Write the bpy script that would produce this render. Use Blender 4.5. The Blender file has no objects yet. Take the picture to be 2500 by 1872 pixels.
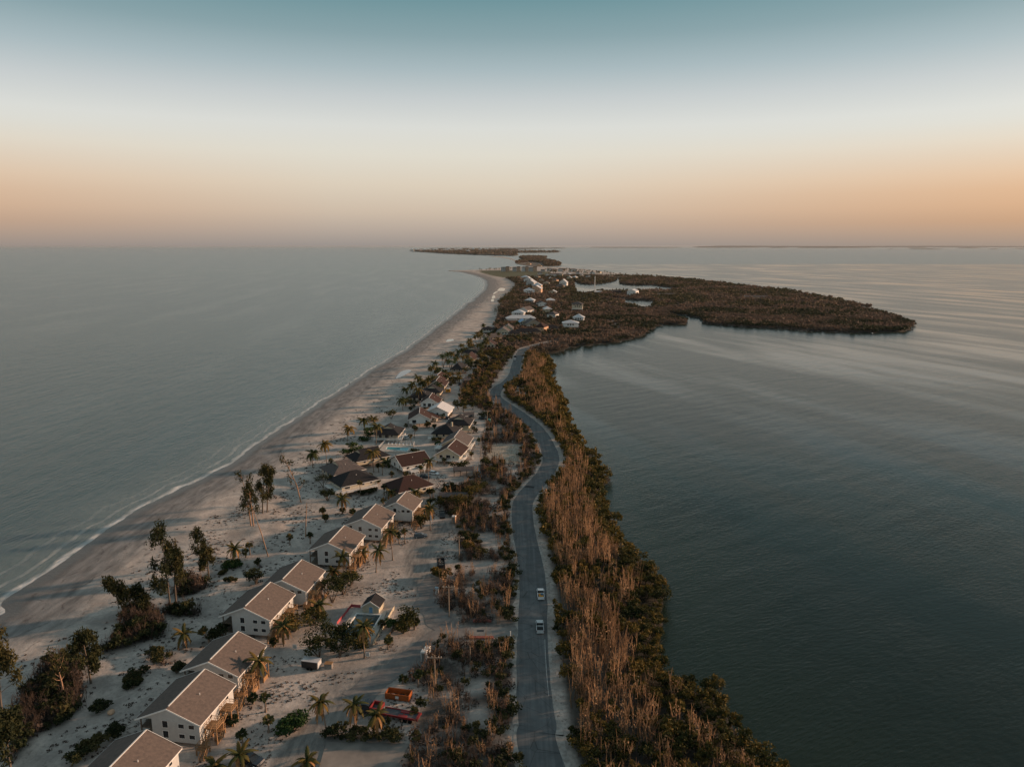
import bpy, math, random
import numpy as np
from mathutils import Vector, Matrix, noise as mn
random.seed(11); rng = np.random.default_rng(5)
sc = bpy.context.scene; col = sc.collection
# ------------------------------------------------------------------ camera
CH, CF, HY = 100.0, 1736.0, 600.0           # camera height (m), focal length (photo px), horizon row
PITCH = math.atan((936 - HY) / CF); cp, sp = math.cos(PITCH), math.sin(PITCH)
cam = bpy.data.objects.new('camera', bpy.data.cameras.new('camera')); col.objects.link(cam); sc.camera = cam
cam.location = (0, 0, CH); cam.rotation_euler = (math.pi / 2 - PITCH, 0, 0)
cam.data.sensor_width = 36; cam.data.lens = 36 * CF / 2500; cam.data.clip_start = 1; cam.data.clip_end = 200000
sc.render.resolution_x = 1024; sc.render.resolution_y = 766
# ------------------------------------------------------------------ light
SUN_EL, SUN_AZ = math.radians(12.5), math.radians(76)      # azimuth clockwise from +Y
w = bpy.data.worlds.new('World'); sc.world = w; w.use_nodes = True
nt = w.node_tree; nt.nodes.clear()
def N(t, kind, **kw):
    n = t.nodes.new(kind)
    for k, v in kw.items():
        if k.startswith('i_'): n.inputs[int(k[2:])].default_value = v
        else: setattr(n, k, v)
    return n
def ramp(t, stops, src, interp='LINEAR'):
    r = N(t, 'ShaderNodeValToRGB'); e = r.color_ramp.elements; r.color_ramp.interpolation = interp
    while len(e) < len(stops): e.new(0.5)
    for i, (p, c) in enumerate(stops):
        e[i].position = p; e[i].color = (c, c, c, 1) if isinstance(c, (int, float)) else (*c[:3], 1)
    if src is not None: t.links.new(src, r.inputs[0])
    return r.outputs[0]
def lin(r, g, b): return tuple(((v / 255 + .055) / 1.055) ** 2.4 if v > 10 else v / 255 / 12.92 for v in (r, g, b))
sky = N(nt, 'ShaderNodeTexSky', sky_type='NISHITA', sun_disc=False, sun_elevation=SUN_EL, sun_rotation=SUN_AZ, altitude=100, dust_density=2.5)
bg1 = N(nt, 'ShaderNodeBackground'); bg1.inputs[1].default_value = .05
nt.links.new(sky.outputs[0], bg1.inputs[0])
tc = N(nt, 'ShaderNodeTexCoord'); sx = N(nt, 'ShaderNodeSeparateXYZ'); nt.links.new(tc.outputs['Generated'], sx.inputs[0])
def ez(deg): return math.sin(math.radians(deg))
mA = N(nt, 'ShaderNodeMath', operation='ADD', i_1=0.0); nt.links.new(sx.outputs[2], mA.inputs[0])
SK = [(0, (160, 152, 147)), (1.2, (188, 173, 161)), (2.6, (212, 193, 174)), (4.6, (227, 212, 192)), (6.8, (231, 225, 211)),
      (8.8, (226, 226, 220)), (10.8, (205, 210, 210)), (12.8, (174, 190, 194)), (15, (140, 166, 171)), (17.5, (110, 149, 155)),
      (28, (120, 142, 148)), (60, (128, 143, 148)), (90, (128, 143, 148))]
skc = ramp(nt, [(max(0, ez(d)), lin(*c)) for d, c in SK if d >= 0], mA.outputs[0])
# warmer towards the rising sun and, fainter, opposite it
dotn = N(nt, 'ShaderNodeVectorMath', operation='DOT_PRODUCT'); dotn.inputs[1].default_value = (.99, .12, 0)
nt.links.new(tc.outputs['Generated'], dotn.inputs[0])
ab = N(nt, 'ShaderNodeMath', operation='ABSOLUTE'); nt.links.new(dotn.outputs['Value'], ab.inputs[0])
warm = ramp(nt, [(.12, 0), (.68, 1)], ab.outputs[0])
low = ramp(nt, [(0, .35), (ez(1.6), 1), (ez(3.6), 1), (ez(8), 0)], mA.outputs[0])
wm = N(nt, 'ShaderNodeMath', operation='MULTIPLY'); nt.links.new(warm, wm.inputs[0]); nt.links.new(low, wm.inputs[1])
wmx = N(nt, 'ShaderNodeMix', data_type='RGBA', blend_type='MULTIPLY'); nt.links.new(wm.outputs[0], wmx.inputs[0])
nt.links.new(skc, wmx.inputs[6]); wmx.inputs[7].default_value = (1.04, .77, .60, 1)
bg2 = N(nt, 'ShaderNodeBackground'); bg2.inputs[1].default_value = .80; nt.links.new(wmx.outputs[2], bg2.inputs[0])
ads = N(nt, 'ShaderNodeAddShader'); wo = N(nt, 'ShaderNodeOutputWorld')
nt.links.new(bg1.outputs[0], ads.inputs[0]); nt.links.new(bg2.outputs[0], ads.inputs[1]); nt.links.new(ads.outputs[0], wo.inputs[0])
bg1.inputs[1].default_value = .012      # the physical sky adds its own glow to the dawn gradient
sun = bpy.data.lights.new('sun', 'SUN'); sun.energy = 5.0; sun.angle = math.radians(2.2); sun.color = (1, .62, .40)
so = bpy.data.objects.new('sun', sun); col.objects.link(so)
sd = Vector((math.sin(SUN_AZ) * math.cos(SUN_EL), math.cos(SUN_AZ) * math.cos(SUN_EL), math.sin(SUN_EL)))
so.rotation_euler = sd.to_track_quat('Z', 'Y').to_euler()
sc.view_settings.view_transform = 'Standard'; sc.view_settings.look = 'None'
sc.view_settings.exposure = 0.15; sc.view_settings.gamma = 1; sc.view_settings.use_curve_mapping = False
sc.cycles.max_bounces = 5; sc.cycles.diffuse_bounces = 2; sc.cycles.glossy_bounces = 2; sc.cycles.volume_bounces = 0
sc.cycles.use_denoising = True
# ------------------------------------------------------------------ helpers
def P(px, py, z=1.0):
    """world point (x, y) seen at a photo pixel, at height z"""
    u = (px - 1250) / CF; v = (py - 936) / CF
    t = (CH - z) / (sp + v * cp)
    return (t * u, t * (cp - v * sp))
def V(x, y): return (x * 1.1302, y * 1.1302)        # from the 2212 px wide view of the photo
def cr(pts, n=6, closed=False):
    """Catmull-Rom through 2D points"""
    out = []; m = len(pts)
    for i in range(m if closed else m - 1):
        g = (lambda j: pts[j % m]) if closed else (lambda j: pts[min(max(j, 0), m - 1)])
        a, b, c, d = map(np.array, (g(i - 1), g(i), g(i + 1), g(i + 2)))
        for k in range(n):
            t = k / n
            out.append(.5 * (2 * b + (c - a) * t + (2 * a - 5 * b + 4 * c - d) * t * t + (3 * b - a - 3 * c + d) * t ** 3))
    if not closed: out.append(np.array(pts[-1]))
    return np.array(out)
def pdist(X, Y, pts, closed=False):
    d2 = np.full(np.shape(X), 1e18); m = len(pts)
    for i in range(m if closed else m - 1):
        ax, ay = pts[i]; bx, by = pts[(i + 1) % m]; ex, ey = bx - ax, by - ay
        L = ex * ex + ey * ey + 1e-9
        t = np.clip(((X - ax) * ex + (Y - ay) * ey) / L, 0, 1)
        d2 = np.minimum(d2, (X - ax - t * ex) ** 2 + (Y - ay - t * ey) ** 2)
    return np.sqrt(d2)
def inside(X, Y, pts):
    c = np.zeros(np.shape(X), bool); m = len(pts)
    for i in range(m):
        ax, ay = pts[i]; bx, by = pts[(i + 1) % m]
        if ay == by: continue
        c ^= ((ay > Y) != (by > Y)) & (X < (bx - ax) * (Y - ay) / (by - ay) + ax)
    return c
def sdf(X, Y, pts):
    d = pdist(X, Y, pts, True)
    return np.where(inside(X, Y, pts), d, -d)
def sms(x, a, b):
    t = np.clip((x - a) / (b - a), 0, 1); return t * t * (3 - 2 * t)
_tab = rng.random((256, 256))
def vnoise(X, Y, s):
    x = np.asarray(X) / s; y = np.asarray(Y) / s
    xi = np.floor(x).astype(int); yi = np.floor(y).astype(int); fx = x - xi; fy = y - yi
    fx = fx * fx * (3 - 2 * fx); fy = fy * fy * (3 - 2 * fy)
    g = lambda a, b: _tab[a % 256, b % 256]
    return (g(xi, yi) * (1 - fx) + g(xi + 1, yi) * fx) * (1 - fy) + (g(xi, yi + 1) * (1 - fx) + g(xi + 1, yi + 1) * fx) * fy
def mesh_np(name, verts, quads, mats, midx=None, attrs=None, smooth=False):
    verts = np.asarray(verts, np.float32).reshape(-1, 3); quads = np.asarray(quads, np.int32)
    me = bpy.data.meshes.new(name); k = quads.shape[1]
    me.vertices.add(len(verts)); me.vertices.foreach_set('co', verts.ravel())
    me.loops.add(quads.size); me.loops.foreach_set('vertex_index', quads.ravel())
    me.polygons.add(len(quads)); me.polygons.foreach_set('loop_start', np.arange(0, quads.size, k, dtype=np.int32))
    try: me.polygons.foreach_set('loop_total', np.full(len(quads), k, np.int32))
    except Exception: pass
    for m in mats: me.materials.append(m)
    if midx is not None: me.polygons.foreach_set('material_index', np.asarray(midx, np.int32))
    if smooth: me.polygons.foreach_set('use_smooth', np.ones(len(quads), bool))
    for n, a in (attrs or {}).items():
        at_ = me.attributes.new(n, 'FLOAT', 'POINT'); at_.data.foreach_set('value', np.asarray(a, np.float32).ravel())
    me.update(calc_edges=True); return me
def link(name, me, parent=None, loc=(0, 0, 0), rz=0, sc_=1):
    o = bpy.data.objects.new(name, me); col.objects.link(o); o.location = loc; o.rotation_euler = (0, 0, rz)
    o.scale = (sc_,) * 3 if isinstance(sc_, (int, float)) else sc_
    if parent: o.parent = parent
    return o
def tag(o, label=None, cat=None, group=None, kind=None):
    if label: o['label'] = label
    if cat: o['category'] = cat
    if group: o['group'] = group
    if kind: o['kind'] = kind
    return o
class MB:
    def __init__(s): s.v = []; s.f = []; s.m = []
    def face(s, pts, m=0):
        b = len(s.v); s.v += [tuple(p) for p in pts]; s.f.append(tuple(range(b, b + len(pts)))); s.m.append(m)
    def box(s, x0, y0, z0, x1, y1, z1, m=0, rot=0, c=None):
        b = len(s.v); pts = [(x, y, z) for z in (z0, z1) for x, y in ((x0, y0), (x1, y0), (x1, y1), (x0, y1))]
        if rot:
            cx, cy = c or ((x0 + x1) / 2, (y0 + y1) / 2); ca, sa = math.cos(rot), math.sin(rot)
            pts = [(cx + (x - cx) * ca - (y - cy) * sa, cy + (x - cx) * sa + (y - cy) * ca, z) for x, y, z in pts]
        s.v += pts
        for q in ((3, 2, 1, 0), (4, 5, 6, 7), (0, 1, 5, 4), (1, 2, 6, 5), (2, 3, 7, 6), (3, 0, 4, 7)):
            s.f.append(tuple(b + i for i in q)); s.m.append(m)
        return s
    def bar(s, a, b_, r, m=0, n=4, r2=None):
        return s.tube([a, b_], [r, r if r2 is None else r2], n, m)
    def tube(s, pts, rad, n=5, m=0, cap=True):
        pts = [Vector(p) for p in pts]; b = len(s.v)
        for i, p in enumerate(pts):
            t = (pts[min(i + 1, len(pts) - 1)] - pts[max(i - 1, 0)]).normalized()
            a = t.cross(Vector((0.3, 1, 0.1))).normalized(); c = t.cross(a)
            for k in range(n):
                an = 2 * math.pi * (k + .5) / n; s.v.append(tuple(p + (a * math.cos(an) + c * math.sin(an)) * rad[i]))
        for i in range(len(pts) - 1):
            for k in range(n):
                s.f.append((b + i * n + k, b + i * n + (k + 1) % n, b + (i + 1) * n + (k + 1) % n, b + (i + 1) * n + k)); s.m.append(m)
        if cap and n > 2:
            e = b + (len(pts) - 1) * n
            s.f.append(tuple(e + k for k in range(n))); s.m.append(m)
        return s
    def loft(s, prof, half, m=0):
        """closed side profile [(y, z)] with a half width per point"""
        b = len(s.v); n = len(prof)
        for (y, z), h in zip(prof, half): s.v.append((-h, y, z))
        for (y, z), h in zip(prof, half): s.v.append((h, y, z))
        s.f.append(tuple(b + i for i in range(n))); s.m.append(m)
        s.f.append(tuple(b + n + i for i in reversed(range(n)))); s.m.append(m)
        for i in range(n):
            j = (i + 1) % n; s.f.append((b + j, b + i, b + n + i, b + n + j)); s.m.append(m)
        return s
    def mesh(s, name, mats, smooth=False):
        me = bpy.data.meshes.new(name); me.from_pydata(s.v, [], s.f)
        for x in (mats if isinstance(mats, (list, tuple)) else [mats]): me.materials.append(x)
        me.polygons.foreach_set('material_index', s.m)
        if smooth: me.polygons.foreach_set('use_smooth', [True] * len(s.f))
        me.update(); return me
    def build(s, name, mats, parent=None, loc=(0, 0, 0), rz=0, smooth=False):
        return link(name, s.mesh(name, mats, smooth), parent, loc, rz)
def empty(name, loc=(0, 0, 0), rz=0):
    o = bpy.data.objects.new(name, None); col.objects.link(o); o.location = loc; o.rotation_euler = (0, 0, rz); o.empty_display_size = .5; return o
def copy_tree(o, parent=None):
    c = o.copy(); col.objects.link(c)
    if parent: c.parent = parent
    for ch in list(o.children): copy_tree(ch, c)
    return c
# ------------------------------------------------------------------ materials
def mat(name, c1, c2=None, rough=.8, scale=4., bump=0., spec=.3, metal=0, detail=3, obj_rand=0):
    m = bpy.data.materials.new(name); m.use_nodes = True; t = m.node_tree; b = t.nodes['Principled BSDF']
    b.inputs['Roughness'].default_value = rough; b.inputs['Specular IOR Level'].default_value = spec; b.inputs['Metallic'].default_value = metal
    co = N(t, 'ShaderNodeTexCoord'); no = N(t, 'ShaderNodeTexNoise'); no.inputs['Scale'].default_value = scale; no.inputs['Detail'].default_value = detail
    t.links.new(co.outputs['Object'], no.inputs['Vector'])
    c2 = c2 or tuple(v * .75 for v in c1)
    c = ramp(t, [(.3, c2), (.68, c1)], no.outputs[0])
    if obj_rand:
        oi = N(t, 'ShaderNodeObjectInfo'); hs = N(t, 'ShaderNodeHueSaturation'); mr = N(t, 'ShaderNodeMapRange')
        t.links.new(oi.outputs['Random'], mr.inputs[0]); mr.inputs[3].default_value = 1 - obj_rand; mr.inputs[4].default_value = 1 + obj_rand
        t.links.new(mr.outputs[0], hs.inputs['Value']); t.links.new(c, hs.inputs['Color']); c = hs.outputs[0]
    t.links.new(c, b.inputs['Base Color'])
    if bump:
        bp = N(t, 'ShaderNodeBump'); bp.inputs['Strength'].default_value = bump; bp.inputs['Distance'].default_value = .1
        t.links.new(no.outputs[0], bp.inputs['Height']); t.links.new(bp.outputs[0], b.inputs['Normal'])
    return m
def leafmat(name, a, b_, c_, patch=None, pscale=.02):
    """foliage: colour by the vertex attribute tint, by object and by large patches"""
    m = bpy.data.materials.new(name); m.use_nodes = True; t = m.node_tree; bs = t.nodes['Principled BSDF']
    bs.inputs['Roughness'].default_value = .75; bs.inputs['Specular IOR Level'].default_value = .15
    at_ = N(t, 'ShaderNodeAttribute', attribute_name='tint'); oi = N(t, 'ShaderNodeObjectInfo')
    ad = N(t, 'ShaderNodeMath', operation='MULTIPLY_ADD'); t.links.new(oi.outputs['Random'], ad.inputs[0]); ad.inputs[1].default_value = .6
    sb = N(t, 'ShaderNodeMath', operation='MULTIPLY', i_1=.6); t.links.new(at_.outputs['Fac'], sb.inputs[0]); t.links.new(sb.outputs[0], ad.inputs[2])
    c = ramp(t, [(.15, a), (.55, b_), (.95, c_)], ad.outputs[0])
    if patch:
        g = N(t, 'ShaderNodeNewGeometry'); no = N(t, 'ShaderNodeTexNoise'); no.inputs['Scale'].default_value = pscale; no.inputs['Detail'].default_value = 4
        t.links.new(g.outputs['Position'], no.inputs['Vector'])
        f = ramp(t, [(.46, 0), (.56, 1)], no.outputs[0])
        mx = N(t, 'ShaderNodeMix', data_type='RGBA'); t.links.new(f, mx.inputs[0]); t.links.new(c, mx.inputs[6]); mx.inputs[7].default_value = (*patch, 1)
        c = mx.outputs[2]
    t.links.new(c, bs.inputs['Base Color'])
    tr = N(t, 'ShaderNodeBsdfTranslucent'); t.links.new(c, tr.inputs[0]); ms = N(t, 'ShaderNodeMixShader', i_0=.22)
    out = t.nodes['Material Output']; t.links.new(bs.outputs[0], ms.inputs[1]); t.links.new(tr.outputs[0], ms.inputs[2]); t.links.new(ms.outputs[0], out.inputs[0])
    return m
M = {}
M['grey_wall'] = mat('grey_siding', (.50, .51, .50), (.44, .45, .45), .7, 1.2)
M['cream'] = mat('cream_siding', (.52, .47, .36), (.46, .41, .31), .7, 1.2)
M['white'] = mat('white_paint', (.74, .74, .72), (.64, .64, .62), .6, 2)
M['tan'] = mat('tan_siding', (.38, .33, .26), (.32, .28, .22), .7, 1.5)
M['peach'] = mat('peach_stucco', (.62, .40, .26), (.52, .33, .22), .8, .3)
M['shingle'] = mat('brown_shingle', (.150, .118, .102), (.098, .080, .072), .9, 1.6, .3, detail=8)
M['dark_shingle'] = mat('charcoal_shingle', (.022, .022, .025), (.010, .011, .014), .9, 1.4, .3, detail=8)
M['red_shingle'] = mat('dark_red_shingle', (.048, .022, .018), (.026, .014, .013), .9, 1.6, .3, detail=8)
M['grey_shingle'] = mat('weathered_shingle', (.12, .10, .095), (.07, .065, .065), .9, 1.2, .3, detail=8)
M['metal_roof'] = mat('pale_metal_roof', (.60, .60, .60), (.50, .50, .52), .35, .6)
M['pane'] = mat('window_glass', (.012, .016, .02), (.02, .025, .03), .12, 1, spec=.6)
M['wood'] = mat('raw_lumber', (.34, .20, .10), (.24, .14, .07), .8, 3)
M['pole'] = mat('weathered_pole', (.36, .27, .20), (.22, .17, .13), .9, 4)
M['pile'] = mat('wooden_pile', (.16, .12, .09), (.10, .08, .06), .9, 4)
M['concrete'] = mat('concrete', (.26, .25, .235), (.18, .172, .16), .9, .8, .1, detail=6)
M['black'] = mat('black_paint', (.012, .013, .015), (.02, .02, .022), .35, 3, spec=.5)
M['rubber'] = mat('tyre_rubber', (.015, .015, .015), None, .9, 5)
M['carwhite'] = mat('white_car_paint', (.82, .83, .84), (.78, .79, .8), .25, 1, spec=.6)
M['carsilver'] = mat('silver_car_paint', (.60, .62, .63), (.55, .57, .58), .3, 1, spec=.6)
M['carblue'] = mat('blue_grey_paint', (.10, .13, .16), (.08, .11, .14), .25, 1, spec=.6)
M['cardark'] = mat('dark_blue_paint', (.02, .03, .045), (.015, .02, .03), .25, 1, spec=.6)
M['orange'] = mat('orange_steel', (.42, .11, .025), (.28, .08, .02), .6, 1)
M['red'] = mat('red_steel', (.27, .03, .03), (.17, .02, .02), .5, 1)
M['yellow'] = mat('orange_yellow_steel', (.75, .33, .04), None, .5, 1)
M['pink'] = mat('pink_red_mesh', (.50, .10, .11), (.40, .08, .09), .8, 1)
M['teal'] = mat('teal_plastic', (.08, .30, .28), None, .5, 1)
M['tarp'] = mat('blue_tarp', (.16, .36, .58), (.12, .28, .48), .5, 1)
M['bluepipe'] = mat('pale_blue_plastic', (.25, .42, .55), None, .4, 1)
M['poolwater'] = mat('pool_water', (.10, .42, .46), (.06, .34, .40), .06, .5, spec=.5)
M['murky'] = mat('murky_pool_water', (.055, .085, .095), (.045, .07, .08), .08, .5, spec=.5)
M['rubble'] = mat('rubble', (.4, .3, .24), (.1, .07, .06), .9, 3)
M['curb'] = mat('brick_red_curb', (.30, .09, .07), (.20, .07, .055), .9, 1.5)
M['deckgrey'] = mat('grey_trailer_bed', (.10, .11, .12), (.07, .07, .08), .8, 2)
M['coco'] = leafmat('coconut_fronds', (.020, .034, .011), (.050, .058, .018), (.16, .105, .03))
M['deadfrond'] = mat('dead_fronds', (.30, .17, .07), (.18, .10, .045), .9, 2)
M['sabal'] = leafmat('cabbage_palm_leaves', (.018, .032, .014), (.040, .055, .020), (.13, .10, .04))
M['trunk'] = mat('palm_trunk', (.26, .20, .16), (.17, .13, .10), .9, 3)
M['bark'] = mat('tree_bark', (.17, .13, .10), (.10, .08, .06), .9, 3)
M['bare'] = leafmat('bare_stems', (.09, .06, .042), (.28, .175, .10), (.48, .30, .17))
M['barestuff'] = leafmat('far_bare_stems', (.09, .07, .055), (.17, .12, .09), (.26, .18, .135))
M['pine'] = leafmat('beach_pine_needles', (.020, .028, .012), (.045, .048, .018), (.085, .07, .026))
M['mang'] = leafmat('mangrove_leaves', (.016, .026, .010), (.052, .054, .015), (.18, .12, .03))
M['mangfar'] = leafmat('far_mangrove_leaves', (.026, .036, .018), (.062, .060, .030), (.12, .092, .05), (.15, .108, .082), .011)
M['shrub'] = leafmat('shrub_leaves', (.016, .026, .011), (.038, .046, .018), (.085, .075, .028))
M['twig'] = leafmat('dry_twigs', (.035, .03, .026), (.075, .058, .048), (.13, .09, .07))
M['green'] = leafmat('green_leaves', (.018, .045, .014), (.035, .07, .02), (.06, .09, .03))
HAZE = 1.1e-5
# ------------------------------------------------------------------ shores, road, zones (traced on the photo, placed in metres)
WEST = [(-330, 20), (-245, 95)] + [P(*V(x, y), 0) for x, y in [(-120, 1372), (0, 1300), (60, 1262), (130, 1217), (200, 1167), (270, 1120), (340, 1080), (430, 1038), (500, 1000), (550, 962), (600, 930), (650, 897), (700, 865), (760, 826), (800, 800),
        (850, 770), (890, 745), (920, 722), (950, 700), (975, 682), (1000, 662), (1022, 645), (1040, 628), (1047, 615), (1042, 604), (1022, 595), (1000, 589.5), (985, 587)]]
NORTH = [P(x, y, 0) for x, y in [(1096, 662), (1130, 660), (1180, 658), (1240, 652), (1290, 651), (1340, 652), (1380, 654), (1420, 657), (1470, 663), (1510, 668), (1548, 673), (1600, 676), (1650, 680), (1700, 686), (1750, 692),
        (1800, 698), (1850, 704), (1920, 711), (2000, 722), (2070, 739), (2130, 756), (2185, 775), (2222, 789), (2228, 800), (2210, 809), (2170, 811), (2100, 812), (2000, 809), (1900, 802), (1850, 800), (1793, 796), (1722, 789), (1712, 779), (1689, 773), (1660, 768), (1628, 763),
        (1640, 774), (1664, 779), (1680, 786), (1676, 789), (1660, 793), (1626, 792), (1603, 797), (1590, 807), (1574, 817), (1549, 825), (1512, 833), (1492, 837), (1449, 841), (1422, 844), (1400, 848), (1384, 852), (1375, 858), (1350, 862), (1333, 866), (1330, 874)]]
BAY = [P(*V(x, y), 1) for x, y in [(1192, 788), (1187, 805), (1203, 835), (1215, 872), (1232, 900), (1238, 930), (1255, 952), (1285, 985), (1300, 1015), (1318, 1034), (1300, 1050), (1303, 1075), (1322, 1115), (1338, 1155), (1365, 1190), (1400, 1220),
        (1427, 1260), (1432, 1300), (1425, 1340), (1430, 1400), (1432, 1455), (1500, 1482), (1555, 1500), (1585, 1550), (1625, 1600), (1680, 1660), (1760, 1760), (1900, 1950)]] + [(110, 70), (120, 40)]
def wob(pts, amp, n):
    p = cr(pts, n); out = []
    for i, q in enumerate(p):
        dd = min(30, 1 + q[1] * .004)
        out.append(q + np.array([mn.noise((q[0] / 9, q[1] / 9, 3.1)), mn.noise((q[0] / 9, q[1] / 9, 9.7))]) * amp * dd)
    return out
westL = wob(WEST, .8, 5); northL = wob(NORTH, 2.0, 4); bayL = wob(BAY, 1.6, 5)
LAND = np.array(list(westL) + list(northL) + list(bayL))
LAG_A = cr([P(1400 + x / 4.424, 640 + y / 4.424, 0) for x, y in [(5, 205), (80, 237), (240, 240), (380, 218), (455, 198), (468, 165), (490, 162), (506, 190), (503, 215), (520, 238), (680, 250), (850, 250), (1000, 268), (1140, 290), (1100, 312), (900, 316), (700, 322), (320, 326), (240, 338), (60, 350), (10, 290)]], 3, True)
LAG_B = cr([P(1400 + x / 4.424, 640 + y / 4.424, 0) for x, y in [(250, 386), (530, 430), (545, 462), (620, 478), (700, 502), (820, 508), (850, 485), (885, 445), (870, 416), (700, 412), (500, 399)]], 3, True)
ROAD = [P(*V(x, y)) for x, y in [(1215, 1800), (1176, 1656), (1161, 1560), (1153, 1480), (1150, 1400), (1151, 1340), (1152, 1290), (1148, 1230), (1136, 1170), (1128, 1120), (1130, 1085), (1150, 1055), (1178, 1022), (1190, 990), (1178, 955), (1155, 922), (1120, 893), (1085, 870), (1069, 855), (1076, 838), (1095, 826), (1109, 810), (1115, 790), (1121, 770), (1130, 756)]] + \
       [P(x, y) for x, y in [(1300, 846), (1330, 838), (1356, 833)]]
ROAD = [(22, 55)] + ROAD[1:]
roadL = cr(ROAD, 8)
zone = lambda pts: np.array([P(*q) for q in pts])
# scrub strip between the road and the lots, in two halves either side of the entrance drive
Z_L1 = zone([(1262, 850), (1235, 905), (1200, 940), (1190, 970), (1215, 990), (1280, 1012), (1318, 1055), (1338, 1105), (1330, 1150), (1285, 1190), (1262, 1230), (1248, 1290), (1262, 1400), (1268, 1450), (1265, 1510), (1240, 1530), (1145, 1530),
             (1080, 1500), (1062, 1450), (1075, 1425), (1100, 1390), (1118, 1330), (1125, 1295), (1090, 1260), (1075, 1215), (1100, 1205), (1140, 1180), (1170, 1150), (1178, 1110), (1180, 1060), (1195, 1020), (1160, 990), (1120, 985), (1125, 940), (1165, 905), (1205, 865)])
Z_L2 = zone([(1258, 1562), (1262, 1600), (1258, 1700), (1262, 1800), (1275, 1880), (1290, 1980), (960, 1980), (975, 1860), (1005, 1790), (1020, 1740), (1060, 1700), (1020, 1680), (985, 1665), (1030, 1620), (1062, 1590), (1075, 1562), (1140, 1558)])
Z_HEAD = np.array([P(x, y) for x, y in [(1170, 868), (1195, 832), (1207, 800), (1218, 765), (1228, 735), (1245, 718), (1258, 703), (1260, 695), (1250, 686), (1235, 679), (1300, 677), (1340, 672), (1400, 668), (1480, 672), (1560, 674), (1700, 684), (1900, 706), (2300, 780), (2300, 840), (1400, 870), (1330, 880), (1280, 852)]])
Z_GRASS = np.array([P(x, y) for x, y in [(1168, 661), (1230, 660), (1300, 661), (1345, 664), (1335, 672), (1290, 677), (1230, 678), (1200, 673), (1175, 666)]])
CLEAR = [zone(q) for q in [[(1247, 946), (1285, 944), (1292, 972), (1255, 976)], [(1192, 1082), (1272, 1085), (1275, 1134), (1250, 1136), (1188, 1118)], [(1180, 1216), (1222, 1214), (1230, 1234), (1190, 1238)], [(1195, 1248), (1245, 1246), (1240, 1262), (1195, 1262)],
         [(1168, 1304), (1222, 1302), (1232, 1340), (1185, 1345)], [(1115, 1372), (1240, 1370), (1248, 1386), (1190, 1402), (1130, 1404), (1085, 1395)], [(1120, 1440), (1160, 1432), (1165, 1455), (1120, 1452)],
         [(1240, 875), (1255, 880), (1235, 930), (1205, 935)], [(1240, 1135), (1270, 1145), (1262, 1170), (1240, 1160)], [(1120, 1655), (1190, 1655), (1190, 1690), (1125, 1700)], [(1130, 1720), (1205, 1725), (1200, 1770), (1140, 1765)], [(1150, 870), (1195, 868), (1175, 895), (1145, 895)]]]
LOT = zone([(1192, 1084), (1270, 1087), (1274, 1134), (1250, 1134), (1190, 1116)])
SCRUB = [zone(q) for q in [[(57, 1700), (113, 1612), (192, 1606), (200, 1700), (190, 1740), (158, 1770), (90, 1800), (40, 1860), (20, 1872), (30, 1780)], [(267, 1592), (305, 1520), (384, 1518), (400, 1545), (362, 1570), (267, 1600), (190, 1600)],
         [(437, 1430), (460, 1408), (508, 1432), (482, 1450), (437, 1455)], [(400, 1490), (485, 1487), (480, 1500), (425, 1505)], [(300, 1500), (340, 1470), (380, 1500), (400, 1560), (330, 1560)],
         [(1085, 1190), (1150, 1190), (1150, 1250), (1100, 1262), (1080, 1225)], [(930, 1790), (1000, 1795), (985, 1812), (790, 1806), (810, 1785), (860, 1790)]]]
DRIVE = [[(1262, 1543), (1180, 1541), (1090, 1540), (1045, 1570), (990, 1610), (930, 1650), (880, 1690), (800, 1770), (720, 1860), (680, 1960)], [(1085, 1535), (1060, 1480), (1045, 1430), (1020, 1380), (1030, 1330), (1060, 1300), (1090, 1280)]]
driveL = [cr([P(*q) for q in d], 6) for d in DRIVE]
YARD = [zone(q) for q in [[(960, 1440), (1010, 1340), (1070, 1285), (1120, 1290), (1070, 1400), (1040, 1500), (990, 1500)], [(760, 1680), (900, 1560), (1000, 1560), (1060, 1560), (960, 1680), (960, 1790), (780, 1790), (700, 1850)]]]
def fields(X, Y):
    lake = np.maximum(sdf(X, Y, LAG_A), sdf(X, Y, LAG_B))
    d = np.minimum(sdf(X, Y, LAND), -lake)
    west = pdist(X, Y, [tuple(q) for q in westL]) * np.where(inside(X, Y, LAND), 1, -1)
    return d, west
def road_d(X, Y): return pdist(X, Y, [tuple(q) for q in roadL])
def height(X, Y, d=None, west=None, rd=None):
    X = np.asarray(X, float); Y = np.asarray(Y, float)
    if d is None: d, west = fields(X, Y)
    if rd is None: rd = road_d(X, Y)
    slope = np.where(west < d + 2, .045, .13)
    z = np.clip(d * slope, -2.5, 1.0)
    rx_ = np.interp(Y, [100, 130, 200, 260, 300, 400, 600], [-62, -68, -60, -70, -90, -84, -74]); dune = sms(west, 24, 45) * sms(-X, 4 - rx_, 12 - rx_) * sms(-Y, -700, -400)
    z = z + dune * ((vnoise(X, Y, 14) - .45) * 1.5 + (vnoise(X + 50, Y, 5) - .5) * .5)
    z = z + sms(west, 6, 16) * sms(-rd, -30, -50) * 0 + sms(west, 5, 12) * (1 - dune) * sms(rd, 30, 60) * (vnoise(X, Y, 9) - .5) * .08
    return z
def gz(x, y): return float(height(np.array([x]), np.array([y]))[0])
def G(px, py):
    x, y = P(px, py, 1.0); z = gz(x, y); x, y = P(px, py, z); return (x, y, gz(x, y))
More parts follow.
